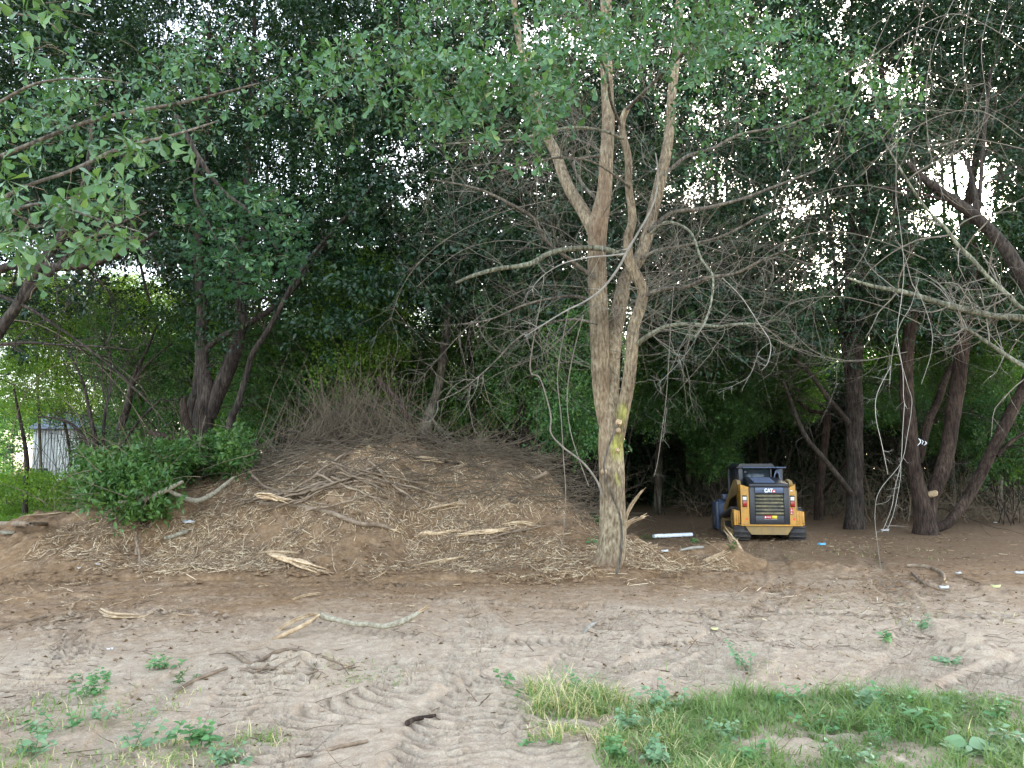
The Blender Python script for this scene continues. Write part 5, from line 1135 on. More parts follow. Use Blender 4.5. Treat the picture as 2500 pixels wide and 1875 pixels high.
def clods(name, label, regs):
    t_ = (1 + 5 ** .5) / 2; Vb = np.array([[0, 0, 1], [1, 0, .1], [.3, .95, 0], [-.8, .6, .1], [-.8, -.6, 0], [.3, -.95, .1]]); Fb = np.array([[0, 1, 2], [0, 2, 3], [0, 3, 4], [0, 4, 5], [0, 5, 1]]); VV = []
    for (x0, x1, y0, y1, n, r0, r1) in regs:
        x = rng.uniform(x0, x1, n); y = rng.uniform(y0, y1, n); k = fbm(x * .9, y * 1.1, seed=520, o=3) > -.05; x, y = x[k], y[k]; n = len(x); r = r0 + (r1 - r0) * rng.random(n) ** 3; a = rng.uniform(0, 6.28, n); c_, s_ = np.cos(a), np.sin(a)
        W = Vb[None] * (1 + rng.normal(0, .2, (n, 6, 3))) * r[:, None, None] * np.array([1, 1, .75]); W = np.stack([W[..., 0] * c_[:, None] - W[..., 1] * s_[:, None], W[..., 0] * s_[:, None] + W[..., 1] * c_[:, None], W[..., 2]], -1)
        VV.append(W + np.stack([x, y, terrain(x, y) - r * .15], 1)[:, None])
    VV = np.vstack(VV); n = len(VV); o = obj(name, mesh(name, VV, (Fb[None] + (np.arange(n) * 6)[:, None, None]).reshape(-1, 3), M['soil'], True, {'sand': np.repeat(np.clip(1 - (VV[:, 0, 1] - 8.6) / 4, 0, 1), 6)})); tag(o, label, kind='stuff')
clods('soil_clods', 'small clods of soil lying over the tracked ground', [(-5, 5, 4.5, 9, 12000, .004, .026), (-9, 9, 9, 14, 7000, .012, .06), (-9, 4, 13, 17.5, 3500, .015, .08)])
chips('litter_chips', 'small pale chips on the shaded ground by the right trees', [(4, 16, 16, 23, 1500, .0)], 'chipA', .01, .03, .04, .2)
# ------------------------------------------------------------------ grass and weeds
def grass(name, label, regs, Lr=(.09, .27), wd=.0048, kind='stuff'):
    xs_, ys_, dry = [], [], []
    for (x0, x1, y0, y1, n, dr) in regs:
        x = rng.uniform(x0, x1, n); y = rng.uniform(y0, y1, n)
        c = np.array([ (x - (x0 + x1) / 2) / ((x1 - x0) / 2), (y - (y0 + y1) / 2) / ((y1 - y0) / 2)])
        k = fbm(x * 1.9, y * 2.4, seed=600, o=3) > -.6 + .55 * np.clip((c ** 4).sum(0), 0, 2) + rng.normal(0, .12, n)
        b0 = ground_pt(1690, 1608); k &= ((x - b0[0]) / .42) ** 2 + ((y - b0[1]) / .17) ** 2 > 1
        tuft = hash3((x[k] / .09).astype(np.int64), (y[k] / .09).astype(np.int64), np.zeros(k.sum(), np.int64), 5)
        xk = x[k]; yk = y[k]; m_ = rng.random(len(xk)) < (.2 + .8 * (tuft > .6)); xs_.append(xk[m_]); ys_.append(yk[m_]); dry.append(np.full(m_.sum(), dr))
    x = np.concatenate(xs_); y = np.concatenate(ys_); dr = np.concatenate(dry); n = len(x); z = base_h(x, y)
    L = rng.uniform(*Lr, n) * (.75 + .9 * fbm(x * 2.5, y * 2.5, seed=610, o=2)); dr = dr + .5 * np.clip(fbm(x * 1.3, y * 1.6, seed=611, o=2), 0, 1) + .1; yaw = rng.uniform(0, 6.28, n); le = rng.uniform(.5, 2.0, n); V = []
    for t in (0, .4, .75, 1.0):
        px = x + np.cos(yaw) * L * le * t * t * .8; py = y + np.sin(yaw) * L * le * t * t * .8; pz = z + L * t * (1 - .36 * le * t); w_ = wd * (1 - t * .85) * rng.uniform(.8, 1.4, n)
        V += [np.stack([px - np.sin(yaw) * w_, py + np.cos(yaw) * w_, pz], 1), np.stack([px + np.sin(yaw) * w_, py - np.cos(yaw) * w_, pz], 1)]
    V = np.stack(V, 1); F = np.array([[0, 1, 3, 2], [2, 3, 5, 4], [4, 5, 7, 6]]); FF = (F[None] + (np.arange(n) * 8)[:, None, None]).reshape(-1, 4)
    v = np.clip(rng.random(n) * .9 + dr, 0, 1.6); v = np.where(v > .95, 1.0 + .9 * (v > 1.05), v)
    o = obj(name, mesh(name, V, FF, M['grass'], False, {'v': np.repeat(v, 8)})); tag(o, label, kind=kind); print(name, n)
def wr(x0, x1, y0, y1):
    a = ground_pt(x0, y1); b = ground_pt(x1, y1); c = ground_pt(x0, y0); d = ground_pt(x1, y0)
    return min(a[0], c[0]), max(b[0], d[0]), a[1], d[1]
gr_regs = [wr(1140, 1430, 1490, 1610) + (3800, .45), wr(1330, 2230, 1505, 1690) + (19000, .0), wr(1500, 2260, 1500, 1570) + (5000, .05), wr(1300, 1560, 1600, 1720) + (2500, .1)]
grass('grass_patch', 'patch of green grass growing at the lower right with dry straw at its left end', gr_regs)
grass('grass_tufts', 'sparse short grass sprouting from the trampled soil', [wr(100, 300, 1490, 1600) + (900, .1), wr(330, 560, 1580, 1670) + (1400, .2), wr(-20, 200, 1600, 1690) + (1200, .2), wr(1300, 1900, 1430, 1490) + (260, .3), wr(1750, 2100, 1290, 1360) + (260, .2), wr(700, 880, 1430, 1490) + (300, .2), wr(1380, 1480, 1120, 1170) + (200, 0), wr(1500, 2000, 1180, 1215) + (700, .1), wr(250, 480, 1150, 1230) + (400, .1)], (.04, .142), .004)
def weed(label, x, y, h, nst, mat, nleaf=9, L=.06, W=.045, kind='ovate', spread=.5, name='weed', D=None):
    b = gp(x, y); b = np.array(b); r = empty(name, tuple(b), 0, label, 'weed'); segs = []
    vs = [mesh('leaf', *(lambda q: (q[0], q[1]))(leaf_shape(L, W * rng.uniform(.8, 1.2), kind, rng.uniform(.1, .4), rng.uniform(.1, .4))), M[mat], True, {'v': np.full(19, (k + .5) / 4)}) for k in range(4)]
    for s_ in range(nst):
        o_ = []; d = np.array([rng.normal(0, spread), rng.normal(0, spread), 1.0]); grow(np.array([rng.normal(0, .05 * spread * 2), rng.normal(0, .04), -.01]), d, h * rng.uniform(.5, 1.1), .0035, 0, o_, curl=.3, kink=.2, seglen=h / 7); segs += o_; p_ = o_[0][0]
        for k in range(nleaf):
            t = .25 + .75 * (k + .5) / nleaf; i_ = t * (len(p_) - 1); q = p_[int(i_)] + (p_[min(int(i_) + 1, len(p_) - 1)] - p_[int(i_)]) * (i_ % 1)
            a = k * 2.4 + s_; e = np.array([[math.cos(a), math.sin(a), rng.uniform(-.1, .6)]]); mt = rotmats(e, np.array([[0, -.25, 1.]]), rng.normal(0, .3, 1))[0]
            o = bpy.data.objects.new('leaf', vs[rng.integers(4)]); COL.objects.link(o); o.parent = r; o.matrix_local = Matrix.LocRotScale(Vector(q), Matrix([list(r_) for r_ in mt]), Vector([rng.uniform(.6, 1.2) * (1.15 - .4 * t)] * 3))
    obj('stems', twigs_mesh('stems', segs, M[mat], 4), r)
weed('bright green low weed on the left soil above the dark twig', 345, 1445, .22, 9, 'leafW', 9, .065, .035, 'lance', .7)
weed('darker low weed right beside the thin dark branch', 412, 1470, .14, 6, 'leafB', 9, .06, .02, 'lance', 1.0)
weed('leafy weed clump at the lower left', 185, 1512, .25, 9, 'leafW', 8, .06, .05, spread=.5)
weed('small weed sprout above the lower left clump', 232, 1480, .2, 5, 'leafW', 7, .05, .04)
weed('greyish weed straggling below the lower left clump', 225, 1555, .18, 8, 'leafS', 7, .045, .035, spread=.8)
weed('broad-leaved weed clump at the bottom edge left of centre', 430, 1620, .24, 10, 'leafW', 8, .07, .06, spread=.6)
weed('silvery weed at the bottom edge beside the broad-leaved clump', 500, 1650, .2, 8, 'leafS', 8, .06, .045, spread=.6)
weed('small upright green seedling alone on the sand', 1085, 1478, .22, 2, 'leafW', 8, .07, .05, spread=.2)
weed('tiny sprout left of the grass patch', 1120, 1500, .07, 4, 'leafW', 5, .05, .03, spread=.8)
weed('small green sprig on the sand below the seedling', 1130, 1610, .07, 4, 'leafW', 5, .05, .03, spread=.8)
weed('tall thin pale weed standing above the grass patch', 1610, 1452, .42, 6, 'leafS', 9, .055, .04, spread=.4)
weed('single bright leafy seedling on the right soil', 1917, 1388, .17, 3, 'leafW', 6, .10, .08, spread=.35)
weed('tall blue-green weed at the left end of the grass', 1360, 1580, .28, 9, 'leafS', 9, .06, .045, spread=.5)
weed('blue-green weed in the middle left of the grass', 1440, 1545, .3, 9, 'leafS', 9, .07, .05, spread=.45)
weed('blue-green weed at the bottom edge of the grass', 1420, 1650, .22, 9, 'leafS', 9, .07, .055, spread=.5)
weed('grey-green broad-leaved weed rising right in the grass', 1860, 1545, .32, 5, 'leafS', 9, .08, .06, spread=.3)
weed('tall weed with toothed leaves in the right grass', 1930, 1560, .34, 5, 'leafW', 9, .07, .045, spread=.3)
weed('long-leaved weed near the right end of the grass', 2010, 1590, .24, 5, 'leafW', 7, .13, .04, 'lance', .5)
weed('large flat pale leaves at the lower right corner', 2090, 1635, .12, 4, 'leafS', 6, .17, .10, spread=.9)
weed('leafy weed at the right picture edge in the grass', 2180, 1620, .24, 7, 'leafS', 8, .06, .05, spread=.6)
for k, (x, y, m_, lb) in enumerate([(1250, 1500, 'leafS', 'pale weed at the back left corner of the grass patch'), (1560, 1600, 'leafS', 'blue-green weed beside the bare oval in the grass'), (1700, 1530, 'leafW', 'green weed at the back edge of the grass patch'), (1790, 1590, 'leafW', 'green weed right of the bare oval in the grass'),
        (1620, 1650, 'leafW', 'green weed at the bottom edge below the bare oval'), (1850, 1650, 'leafS', 'pale weed at the bottom edge in the right grass'), (2060, 1540, 'leafS', 'pale weed at the back right of the grass'), (2160, 1560, 'leafW', 'green weed at the back right corner of the grass'), (1330, 1640, 'leafW', 'green weed at the front left tip of the grass'),
        (60, 1640, 'leafS', 'pale weed at the bottom left corner'), (310, 1610, 'leafS', 'pale low weed left of the broad-leaved clump'), (130, 1580, 'leafW', 'green low weed below the lower left clump'), (2040, 1440, 'leafS', 'pale low weed on the right soil above the grass'), (1990, 1360, 'leafS', 'pale low weed in the right soil beyond the seedling')]):
    weed(lb, x, y, rng.uniform(.15, .3), 6, m_, 8, .06, .045, spread=.6)
weed('feathery fine green weed in the right grass', 1900, 1620, .34, 9, 'leafW', 16, .05, .008, 'lance', .35)
weed('second feathery weed by the right grass margin', 1960, 1540, .24, 6, 'leafW', 14, .045, .008, 'lance', .4)
weed('small vine sprout at the left foot of the big oak', 1290, 1130, .3, 4, 'leafW', 6, .1, .08, spread=.4)
weed('leafy sprout halfway up beside the big oak trunk', 1283, 1180, .22, 3, 'leafW', 5, .1, .08, spread=.4)
weed('low green weed among debris right of the big oak', 1400, 1165, .25, 7, 'leafB', 8, .08, .04, 'lance', .9)
weed('green leafy scrap by the white foam block', 1500, 1172, .14, 4, 'leafW', 6, .12, .09, spread=.9)
weed('small weed against the root stub beside the loader path', 1580, 1190, .3, 5, 'leafB', 8, .07, .04, spread=.5)
# ------------------------------------------------------------------ litter
def scrap(label, x, y, s_, mat, name='plastic_scrap', cat='litter', seed=0, thick=.6):
    b = gp(x, y); u = np.linspace(0, 2 * math.pi, 15)[:-1]; rr = .6 + .5 * rng.random(14); mb = MB()
    V = [[0, 0, .3 * s_]] + [[s_ * rr[k] * math.cos(u[k]), s_ * .7 * rr[k] * math.sin(u[k]), s_ * (.02 + .45 * rng.random())] for k in range(14)] + [[s_ * .8 * rr[k] * math.cos(u[k]), s_ * .6 * rr[k] * math.sin(u[k]), -.02 * s_] for k in range(14)]
    F = [[0, 1 + k, 1 + (k + 1) % 14] for k in range(14)]; mb.add(V, F); mb.F4.append(np.array([[1 + k, 15 + k, 15 + (k + 1) % 14, 1 + (k + 1) % 14] for k in range(14)]))
    o = obj(name, mb.build(name, M[mat], False), None, tuple(b + np.array([0, 0, .01]))); tag(o, label, cat)
M['yellow_scrap'] = paint('yellow_paper', (.6, .6, .25), .6, dirt=.2); M['brownleaf'] = rough_mat('dry_leaf', (.22, .12, .06), (.4, .24, .12), 9, .7, 0)
for lb, x, y, s_, mt in (('bright blue plastic scrap on the soil right of the loader', 1776, 1178, .13, 'blue'), ('white plastic scrap in the debris right of the big oak', 1437, 1194, .09, 'white'),
        ('white crumpled scrap at the foot of the hanging twigs', 1912, 1147, .13, 'white'), ('white rag in the debris clump on the right', 2040, 1273, .09, 'white'), ('pale scrap beside the right debris clump', 2072, 1240, .06, 'white'),
        ('yellowish paper scrap on the far right soil', 2150, 1270, .09, 'yellow_scrap'), ('white wrapper at the right picture edge', 2203, 1240, .1, 'white'), ('crumpled white plastic sheet on the left mound slope', 408, 1130, .13, 'white'),
        ('small white scrap on the left soil', 212, 1222, .05, 'white'), ('smaller white scrap beside the left one', 171, 1229, .04, 'white'), ('pale scrap on the soil above the left weeds', 236, 1407, .045, 'white'),
        ('yellow dry leaf on the sandy soil at centre right', 1544, 1363, .05, 'yellow_scrap'), ('grey stone at the left edge of the clearing', 18, 1155, .17, 'foam'), ('light scrap lying near the far trees on the right', 2150, 1130, .09, 'white')):
    scrap(lb, x, y, s_, 'fallen' if 'stone' in lb else mt)
b = gp(1412, 1166); b2 = gp(1494, 1160)
mb = MB(); L = float(np.linalg.norm((b2 - b)[:2])); n_ = 10
for k in range(n_):
    a0, a1 = k / n_ * L, (k + 1) / n_ * L; j = rng.normal(0, .008, 2)
    if k == 0: secs = []
    t = np.linspace(0, 1, n_ + 1)
prof = [(-.06, .0), (.06, .0), (.065, .05), (.05, .085), (-.045, .09), (-.065, .045)]
secs = [[(k / n_ * L, q[0] * (1 + rng.normal(0, .06)), q[1] * (1 + rng.normal(0, .08))) for q in prof] for k in range(n_ + 1)]
V = np.array(secs).reshape(-1, 3); Fq = [[k * 6 + j, k * 6 + (j + 1) % 6, k * 6 + 6 + (j + 1) % 6, k * 6 + 6 + j] for k in range(n_) for j in range(6)]; mb.add(V, Fq)
for k in (0, n_): mb.add(np.vstack([V[k * 6:k * 6 + 6], V[k * 6:k * 6 + 6].mean(0)]), [[j, (j + 1) % 6, 6] for j in range(6)])
o = obj('foam_block', mb.build('foam_block', M['foam'], False), None, (b[0], b[1], max(b[2], b2[2]) + .03), (0, 0, math.atan2(b2[1] - b[1], b2[0] - b[0]))); tag(o, 'long white foam block lying on the debris between the big oak and the loader', 'foam block')
# ------------------------------------------------------------------ shed and things beyond the left woods
M['siding'] = rough_mat('pale_siding', (.4, .4, .385), (.55, .55, .53), 1.5, .7, 0); M['roof'] = rough_mat('slate_blue_roof', (.12, .14, .19), (.2, .22, .28), 3, .7, 0)
M['dark'] = paint('dark_opening', (.03, .03, .035), .3, dirt=0); M['red'] = paint('red_plastic', (.55, .03, .03), .4, dirt=.1)
c = P(150, 1000, 52); sh = empty('shed', (c[0], 52, 0), 0, 'pale corrugated shed with slate roof glimpsed through the left trees', 'shed')
zt = P(150, 925, 52)[2]
mb = MB(); mb.box(-2.6, 2.6, 0, 4, 0, zt); obj('wall', mb.build('wall', M['siding']), sh)
wm = MB(); wm.box(-.09, .09, -.035, 0, .1, zt - .05); wme = wm.build('siding_board', M['siding'])
for k in range(24): o = bpy.data.objects.new('siding_board', wme); COL.objects.link(o); o.parent = sh; o.location = (-2.5 + k * .217, 0, 0)
mb = MB(); mb.prism([(-.35, zt - .1), (2.0, zt + 1.1), (4.35, zt - .1), (4.35, zt + .02), (2.0, zt + 1.25), (-.35, zt + .02)], 'x', -2.85, 2.85); obj('roof', mb.build('roof', M['roof']), sh)
mb = MB(); mb.box(-2.15, -1.45, -.06, -.036, 1.1, 1.9); obj('window', mb.build('window', M['dark']), sh)
c = P(145, 1025, 48); mb = MB(); mb.tube([(-.35, 0, .25), (0, 0, .38), (.32, 0, .3)], [.16, .3, .2], 12, disp=bark_disp(.1, 2)); o = obj('red_bundle', mb.build('red_bundle', M['red'], True), None, (c[0], 48, 0)); tag(o, 'small red object on the grass in front of the pale shed', 'bundle')
c = P(175, 1020, 49.5); cr = empty('parked_car', (c[0], 49.5, 0), R(90), 'white car parked in front of the pale shed behind the left trees', 'car')
mb = MB(); mb.prism([(-2.1, .35), (-2.1, .85), (-1.5, .95), (-.9, 1.4), (.8, 1.42), (1.5, .95), (2.1, .85), (2.15, .35)], 'x', -.85, .85); obj('body', mb.build('body', M['white']), cr); cr.rotation_euler = (0, 0, R(80))
for sx in (-1, 1):
    for sy in (-1.3, 1.3): mb = MB(); mb.cyl((sx * .72, sy, .32), (sx * .88, sy, .32), .32, 16); obj('wheel', mb.build('wheel', M['dark']), cr)
    mb = MB(); mb.box(sx * .855 - .01, sx * .855 + .01, -.8, .7, .98, 1.32); obj('window', mb.build('window', M['dark']), cr)
# ------------------------------------------------------------------ the compact track loader
M['yel'] = paint('loader_yellow', (.56, .27, .03), .5, dirt=.65); M['yeld'] = paint('dusty_yellow', (.30, .19, .06), .7, dirt=1.0, dirtc=(.17, .13, .085)); M['blk'] = paint('loader_black', (.018, .019, .024), .42, dirt=.25, dirtc=(.09, .08, .075))
M['grl'] = paint('dusty_grille', (.07, .065, .045), .6, dirt=1.0, dirtc=(.26, .21, .09)); M['rub'] = paint('track_rubber', (.03, .028, .028), .75, dirt=.7, dirtc=(.1, .08, .065)); M['glass'] = paint('dark_glass', (.02, .03, .035), .08, dirt=.1); M['bluep'] = paint('blue_grey_steel', (.07, .10, .17), .4, dirt=.3)
M['lampw'] = paint('white_lens', (.7, .68, .6), .2, dirt=.1); M['lampr'] = paint('red_lens', (.3, .015, .012), .2, dirt=.1); M['orange'] = paint('red_orange_decal', (.75, .06, .02), .5, dirt=0); M['wht'] = paint('white_decal', (.8, .8, .8), .5, dirt=0); M['yd'] = paint('yellow_decal', (.75, .62, .05), .5, dirt=0); M['redd'] = paint('red_decal', (.5, .03, .03), .5, dirt=0)
lx = P(1650, 1160, 20.7)[0] + 0.30; LD = empty('track_loader', (lx, 21.9, float(base_h(lx, 21.9))), R(-5.5), 'yellow and black compact track loader seen from behind in the wood opening', 'loader')
def part(name, mb, mat, parent=LD, smooth=False, bev=.008, label=None):
    o = obj(name, mb.build(name, M[mat], smooth), parent)
    if bev: b_ = o.modifiers.new('edge', 'BEVEL'); b_.width = bev; b_.segments = 2; b_.limit_method = 'ANGLE'
    if label: o['label'] = label
    return o
YR = -1.2
# tracks
def hull(circs, n=20):
    pts = []
    for cy_, cz, r in circs: pts += [(cy_ + r * math.cos(a), cz + r * math.sin(a)) for a in np.linspace(0, 2 * math.pi, n, endpoint=False)]
    pts = sorted(set(pts)); 
    def half(ps):
        h = []
        for p_ in ps:
            while len(h) > 1 and (h[-1][0] - h[-2][0]) * (p_[1] - h[-2][1]) - (h[-1][1] - h[-2][1]) * (p_[0] - h[-2][0]) <= 0: h.pop()
            h.append(p_)
        return h
    lo_, up_ = half(pts), half(pts[::-1]); return lo_[:-1] + up_[:-1]
def resample(poly, m_):
    q = np.array(poly + [poly[0]]); s_ = np.concatenate([[0], np.cumsum(np.hypot(*np.diff(q, axis=0).T))]); t = np.linspace(0, s_[-1], m_, endpoint=False); return np.stack([np.interp(t, s_, q[:, 0]), np.interp(t, s_, q[:, 1])], 1)
wheels = [(-.72, .56, .26), (-.92, .24, .19), (.85, .28, .23)]
outer = resample(hull([(a, b_, r + .05) for a, b_, r in wheels]), 120); inner = resample(hull([(a, b_, r + .0) for a, b_, r in wheels]), 120)
d0 = np.argmin(np.hypot(*(inner - outer[0]).T)); inner = np.roll(inner, -d0, axis=0)
for sx in (-1, 1):
    x0, x1 = sorted((sx * .52, sx * .96)); mb = MB(); V = []
    for poly in (outer, inner):
        for xx_ in (x0, x1): V += [(xx_, q[0], q[1]) for q in poly]
    n_ = 120; idx = np.arange(n_); nx_ = (idx + 1) % n_
    Fq = np.vstack([np.stack([idx, nx_, nx_ + n_, idx + n_], 1), np.stack([idx + 2 * n_, idx + 3 * n_, nx_ + 3 * n_, nx_ + 2 * n_], 1), np.stack([idx, idx + 2 * n_, nx_ + 2 * n_, nx_], 1), np.stack([idx + n_, nx_ + n_, nx_ + 3 * n_, idx + 3 * n_], 1)])
    mb.add(V, Fq); tr_ = empty('track', (0, 0, 0)); tr_.parent = LD
    part('belt', mb, 'rub', tr_, bev=0)
    lm = resample(hull([(a, b_, r + .052) for a, b_, r in wheels]), 44)
    lg_ = MB(); lg_.box(x0, x1, -.028, .028, 0, .03); lme = lg_.build('tread_lug', M['rub'])
    for k in range(44):
        tn = lm[(k + 1) % 44] - lm[k - 1]; a = math.atan2(tn[1], tn[0]); o = bpy.data.objects.new('tread_lug', lme); COL.objects.link(o); o.parent = tr_; o.location = (0, lm[k][0], lm[k][1]); o.rotation_euler = (a + math.pi, 0, 0)
    for (cy_, cz, r) in wheels + [(-.45, .17, .12), (-.15, .17, .12), (.15, .17, .12), (.45, .17, .12)]:
        wb_ = MB(); wb_.cyl((x0 + .05, cy_, cz), (x1 - .02, cy_, cz), r * .96, 20); wb_.cyl((x0 + .03, cy_, cz), (x1, cy_, cz), r * .45, 12); part('roller', wb_, 'yeld', tr_, bev=.006)
    uf = MB(); uf.box(x0 + .08, x1 - .06, -.8, .8, .22, .42); part('track_frame', uf, 'blk', tr_)
# rear body
mb = MB(); mb.box(-.53, .53, YR + .02, .2, .44, 1.44); part('engine_housing', mb, 'blk')
dr_ = MB(); dr_.box(-.53, -.385, YR - .03, YR + .018, .45, 1.455); dr_.box(.385, .53, YR - .03, YR + .018, .45, 1.455); dr_.box(-.385, .385, YR - .03, YR + .018, .45, .69); dr_.box(-.385, .385, YR - .035, YR + .018, 1.29, 1.455)
door = part('rear_door', dr_, 'blk', bev=.012)
hb = MB(); hb.box(-.38, .38, YR - .047, YR - .0365, 1.30, 1.45); part('header_panel', hb, 'bluep', door)
gb = MB(); gb.box(-.38, .38, YR + .0, YR + .016, .692, 1.288); part('grille_back', gb, 'grl', door, bev=0)
for k in range(6):
    s_ = MB(); z0 = .72 + k * .095; Mx = Matrix.Translation((0, YR - .018, z0 + .03)) @ Matrix.Rotation(R(-32), 4, 'X'); s_.box(-.372, .372, -.008, .008, -.03, .034, Mx); part('louver', s_, 'grl', door, bev=.004)
    s_ = MB(); s_.box(-.372, .372, YR - .02, YR - .008, z0 + .066, z0 + .083); part('grille_bar', s_, 'blk', door, bev=0)
s_ = MB(); s_.cyl((-.17, YR - .06, 1.365), (-.17, YR - .047, 1.365), .022, 16); part('lock', s_, 'blk', door, bev=0)
def stroke(mb, pts, w_, y0, y1):
    for a, b in zip(pts[:-1], pts[1:]):
        a = np.array(a); b = np.array(b); d = (b - a) / np.linalg.norm(b - a); n_ = np.array([-d[1], d[0]]) * w_ / 2; a2 = a - d * w_ * .3; b2 = b + d * w_ * .3
        mb.prism([tuple(a2 + n_), tuple(a2 - n_), tuple(b2 - n_), tuple(b2 + n_)], 'y', y0, y1); y0 -= .0004; y1 -= .0004
for pl in ([[(.055, .075), (.04, .092), (.015, .092), (0, .075), (0, .02), (.015, .003), (.04, .003), (.055, .02)]], [[(0, 0), (.032, .09), (.064, 0)], [(.014, .028), (.05, .028)]], [[(-.002, .085), (.062, .085)], [(.03, .085), (.03, 0)]]):
    ox = {8: -.115, 3: -.045, 2: .03}[len(pl[0])]; s_ = MB()
    for k_, q_ in enumerate(pl): stroke(s_, [(ox + a, 1.325 + b_) for a, b_ in q_], .023, YR - .052 - .002 * k_, YR - .0485 - .002 * k_)
    part('letter', s_, 'wht', door, bev=0)
s_ = MB(); hx = [(.125 + .052 * math.cos(a), 1.352 + .05 * math.sin(a)) for a in np.linspace(0, 2 * math.pi, 7)[:-1]]; s_.prism(hx, 'y', YR - .0578, YR - .0552); part('emblem', s_, 'redd', door, bev=0)
s_ = MB(); s_.prism([(.095, 1.332), (.155, 1.332), (.125, 1.38)], 'y', YR - .0600, YR - .0585); part('emblem_triangle', s_, 'wht', door, bev=0)
s_ = MB(); s_.box(-.15, .19, YR - .036, YR - .0315, .60, .69); st = part('sticker', s_, 'redd', door, bev=0); s_ = MB(); s_.box(.05, .185, YR - .039, YR - .0365, .605, .685); part('sticker_patch', s_, 'yd', st, bev=0)
s_ = MB(); s_.box(-.155, .195, YR - .0345, YR - .0305, .592, .598); part('sticker_edge', s_, 'wht', st, bev=0)
s_ = MB(); s_.prism([(-.12 + .025 * math.cos(a), .645 + .025 * math.sin(a)) for a in np.linspace(0, 6.28, 9)[:-1]], 'y', YR - .039, YR - .0365); part('sticker_mark', s_, 'wht', st, bev=0)
for k in range(3): s_ = MB(); s_.box(-.08 + k * .035, -.055 + k * .035, YR - .039, YR - .0365, .635, .657); part('sticker_mark', s_, 'wht', st, bev=0)
for sx in (-1, 1):
    x0, x1 = (-.76, -.54) if sx < 0 else (.54, .71); zt_i, zt_o = (1.46, 1.53) if sx < 0 else (1.44, 1.54)
    mb = MB(); poly = [(x0, .45), (x1, .45), (x1, zt_i if sx < 0 else zt_i), (x0, zt_o if sx < 0 else zt_i)] if sx < 0 else [(x0, .45), (x1, .45), (x1, zt_o), (x0, zt_i)]
    mb.prism(poly, 'y', YR - .0, YR + .5); pil = part('rear_pillar', mb, 'yel', bev=.012)
    cx_ = -.66 if sx < 0 else .615
    s_ = MB(); s_.box(cx_ - .06, cx_ + .065, YR - .012, YR - .001, .92, 1.235); part('lamp_recess', s_, 'blk', pil, bev=0)
    s_ = MB(); s_.box(cx_ - .05, cx_ + .05, YR - .03, YR - .013, 1.1, 1.195); part('reverse_light', s_, 'lampw', pil, bev=.004)
    s_ = MB(); s_.box(cx_ - .05, cx_ + .058, YR - .03, YR - .013, .935, 1.08); part('tail_light', s_, 'lampr', pil, bev=.004)
    for (bx_, bz) in ((-.05, .89), (.055, .89), (.055, 1.26)): s_ = MB(); s_.cyl((cx_ + bx_, YR - .008, bz), (cx_ + bx_, YR - .001, bz), .009, 8); part('bolt', s_, 'blk', pil, bev=0)
    s_ = MB(); s_.cyl((cx_ + (.03 if sx > 0 else .05), YR - .004, .59), (cx_ + (.03 if sx > 0 else .05), YR - .001, .59), .035 if sx > 0 else .028, 18); part('round_decal', s_, 'orange', pil, bev=0)
    xo0, xo1 = (-.955, -.765) if sx < 0 else (.715, .955)
    for k in range(3):
        a0 = xo0 + (xo1 - xo0) * k / 3; a1 = xo0 + (xo1 - xo0) * (k + 1) / 3 - .012; zt_ = .84 - (.0 if sx < 0 else .02) - .015 * k
        s_ = MB(); s_.box(a0, a1, YR + .0 + .04 * k, YR + .32, .42, zt_); part('fender_rib', s_, 'yel', bev=.008)
s_ = MB(); s_.box(.55, .625, YR - .004, YR - .001, .72, .90); dcl = part('side_decal', s_, 'redd', bev=0)
for k, (hh) in enumerate((.028, .022, .03, .022)): s_ = MB(); s_.box(.56, .605, YR - .007, YR - .0045, .735 + k * .04, .735 + k * .04 + hh * .7); part('decal_letter', s_, 'wht', dcl, bev=0)
s_ = MB(); s_.box(.565, .63, YR - .004, YR - .001, 1.345, 1.375); part('white_decal', s_, 'wht', bev=0)
mb = MB(); mb.box(-.78, .86, YR - .05, YR + .25, .405, .445); part('bumper_ledge', mb, 'yel', bev=.01)
mb = MB(); mb.prism([(-.66, .40), (.62, .40), (.46, .17), (-.5, .17)], 'y', YR + .0, YR + .35); part('belly_pan', mb, 'yeld', bev=.015)
# hood
mb = MB(); yb, yf = YR - .03, -.25
V = [(-.53, yb, 1.46), (.53, yb, 1.46), (-.53, yb, 1.55), (.53, yb, 1.55), (-.44, yf, 1.46), (.44, yf, 1.46), (-.44, yf, 1.73), (.44, yf, 1.73)]
mb.add(V, [[0, 1, 3, 2], [4, 6, 7, 5], [0, 2, 6, 4], [1, 5, 7, 3], [2, 3, 7, 6], [0, 4, 5, 1]]); hood = part('hood', mb, 'blk', bev=.015)
for k in range(7):
    t = .16 + k * .1; y_ = yb + (yf - yb) * t; z_ = 1.55 + .18 * t; s_ = MB(); s_.box(-.36, .2, -.022, .022, -.004, .024, Matrix.Translation((0, y_, z_ + .004)) @ Matrix.Rotation(math.atan2(.18, yf - yb), 4, 'X')); part('hood_slat', s_, 'bluep', hood, bev=.004)
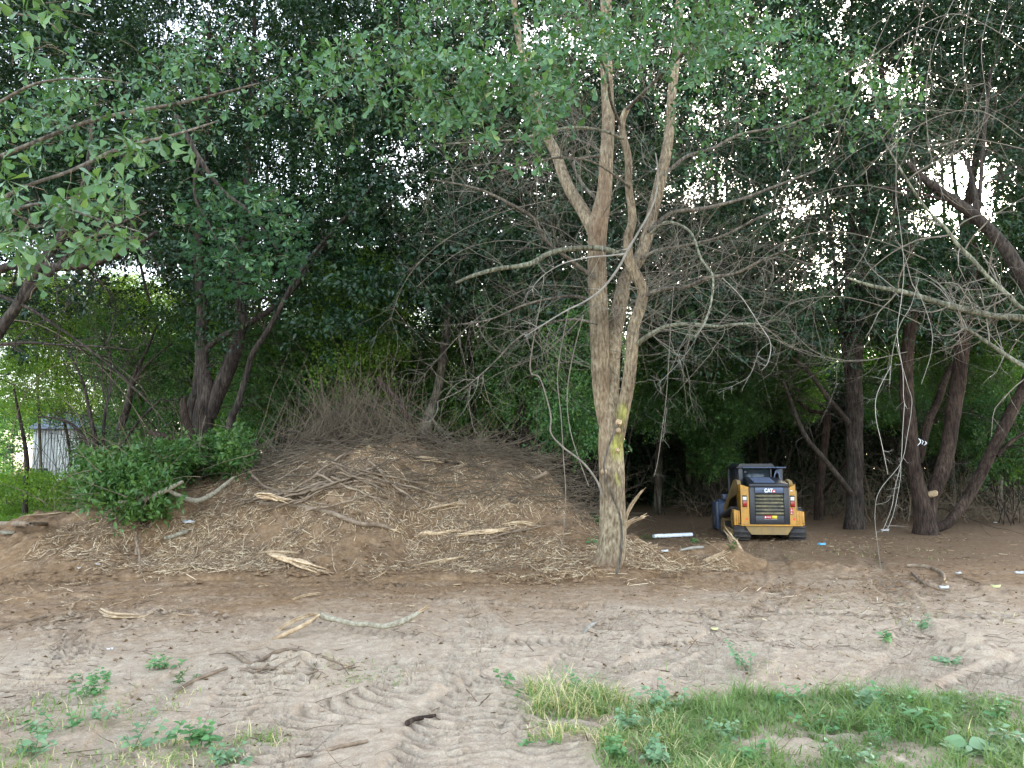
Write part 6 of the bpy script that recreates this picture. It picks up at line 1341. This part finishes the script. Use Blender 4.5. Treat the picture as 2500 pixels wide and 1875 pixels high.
# cab
cab = empty('cab', (0, 0, 0)); cab.parent = LD
for (x0, x1, y0, y1, z0, z1) in ((-.62, -.5, -.3, -.2, 1.4, 1.97), (.5, .62, -.3, -.2, 1.4, 1.97), (-.66, -.58, 1.05, 1.15, .6, 1.97), (.58, .66, 1.05, 1.15, .6, 1.97)):
    s_ = MB(); s_.box(x0, x1, y0, y1, z0, z1); part('cab_post', s_, 'blk', cab)
s_ = MB(); s_.box(-.6, .6, -.22, 1.1, .5, 1.45); part('cab_body', s_, 'blk', cab)
for sx in (-1, 1): s_ = MB(); s_.box(sx * .6 - .015, sx * .6 + .015, -.2, 1.05, 1.45, 1.97); part('side_screen', s_, 'blk', cab, bev=0)
s_ = MB(); s_.box(-.5, .28, -.24, -.22, 1.45, 1.95); part('rear_window', s_, 'glass', cab, bev=0)
s_ = MB(); s_.box(.28, .32, -.27, -.2, 1.45, 1.97); part('window_post', s_, 'blk', cab)
s_ = MB(); s_.box(-.68, .68, -.34, 1.15, 1.97, 2.02); part('roof_plate', s_, 'blk', cab, bev=.015)
s_ = MB(); s_.prism([(-.62, 2.02), (.42, 2.02), (.36, 2.105), (-.56, 2.105)], 'y', -.2, 1.1); part('roof_cap', s_, 'blk', cab, bev=.02)
s_ = MB(); s_.tube([(-.5, -.36, 1.995), (.7, -.36, 1.995)], [.018, .018], 8); part('roof_bar', s_, 'bluep', cab, bev=0)
for k in range(3):
    s_ = MB(); pts_, rr_ = spline([(.44 + .02 * k, -.32, 1.5), (.38, -.33, 1.66 + .02 * k), (.4, -.33, 1.8 + .03 * k), (.47, -.33, 1.86 + .03 * k), (.52 + .01 * k, -.32, 1.72), (.52 + .01 * k, -.31, 1.45)], [.012] * 6, 5); s_.tube(pts_, rr_, 7); part('hose', s_, 'bluep', LD, bev=0)
s_ = MB(); s_.cyl((-.42, -.25, 1.87), (-.42, -.28, 1.87), .035, 12); part('rear_lamp', s_, 'blk', cab, bev=0)
# lift arms
for sx in (-1, 1):
    x0, x1 = sorted((sx * .66, sx * .76)); s_ = MB()
    s_.prism([(-.95, 1.38), (-.7, 1.62), (-.45, 1.66), (-.1, 1.58), (1.3, .86), (1.55, .5), (1.62, .25), (1.48, .22), (1.3, .55), (1.05, .8), (-.15, 1.42), (-.5, 1.45), (-.8, 1.25)], 'x', x0, x1); part('lift_arm', s_, 'yeld', bev=.012)
    s_ = MB(); s_.box(x0 - .0, x1 + .0, -1.15, -.72, .6, 1.36); part('tower', s_, 'yeld', bev=.01)
    s_ = MB(); s_.cyl((sx * .62, -.75, .95), (sx * .62, .3, 1.28), .035, 12); part('cylinder', s_, 'blk', bev=0)
# front attachment
at_ = empty('attachment', (0, 0, 0)); at_.parent = LD
s_ = MB(); s_.prism([(1.7, .2), (1.72, .86), (1.85, 1.0), (2.1, 1.0), (2.45, .7), (2.5, .35), (2.3, .12)], 'x', -.84, .9); part('mower_body', s_, 'bluep', at_, bev=.02)
s_ = MB(); s_.box(-.74, -.5, 1.65, 1.9, 1.0, 1.16); part('motor_guard', s_, 'bluep', at_)
s_ = MB(); s_.box(-.92, -.845, 1.75, 2.55, .08, .92); s_.box(.905, .98, 1.75, 2.55, .08, .92); part('end_plate', s_, 'bluep', at_)
s_ = MB(); s_.cyl((-.97, 2.2, .28), (.97, 2.2, .28), .24, 20); part('drum', s_, 'rub', at_, bev=0)
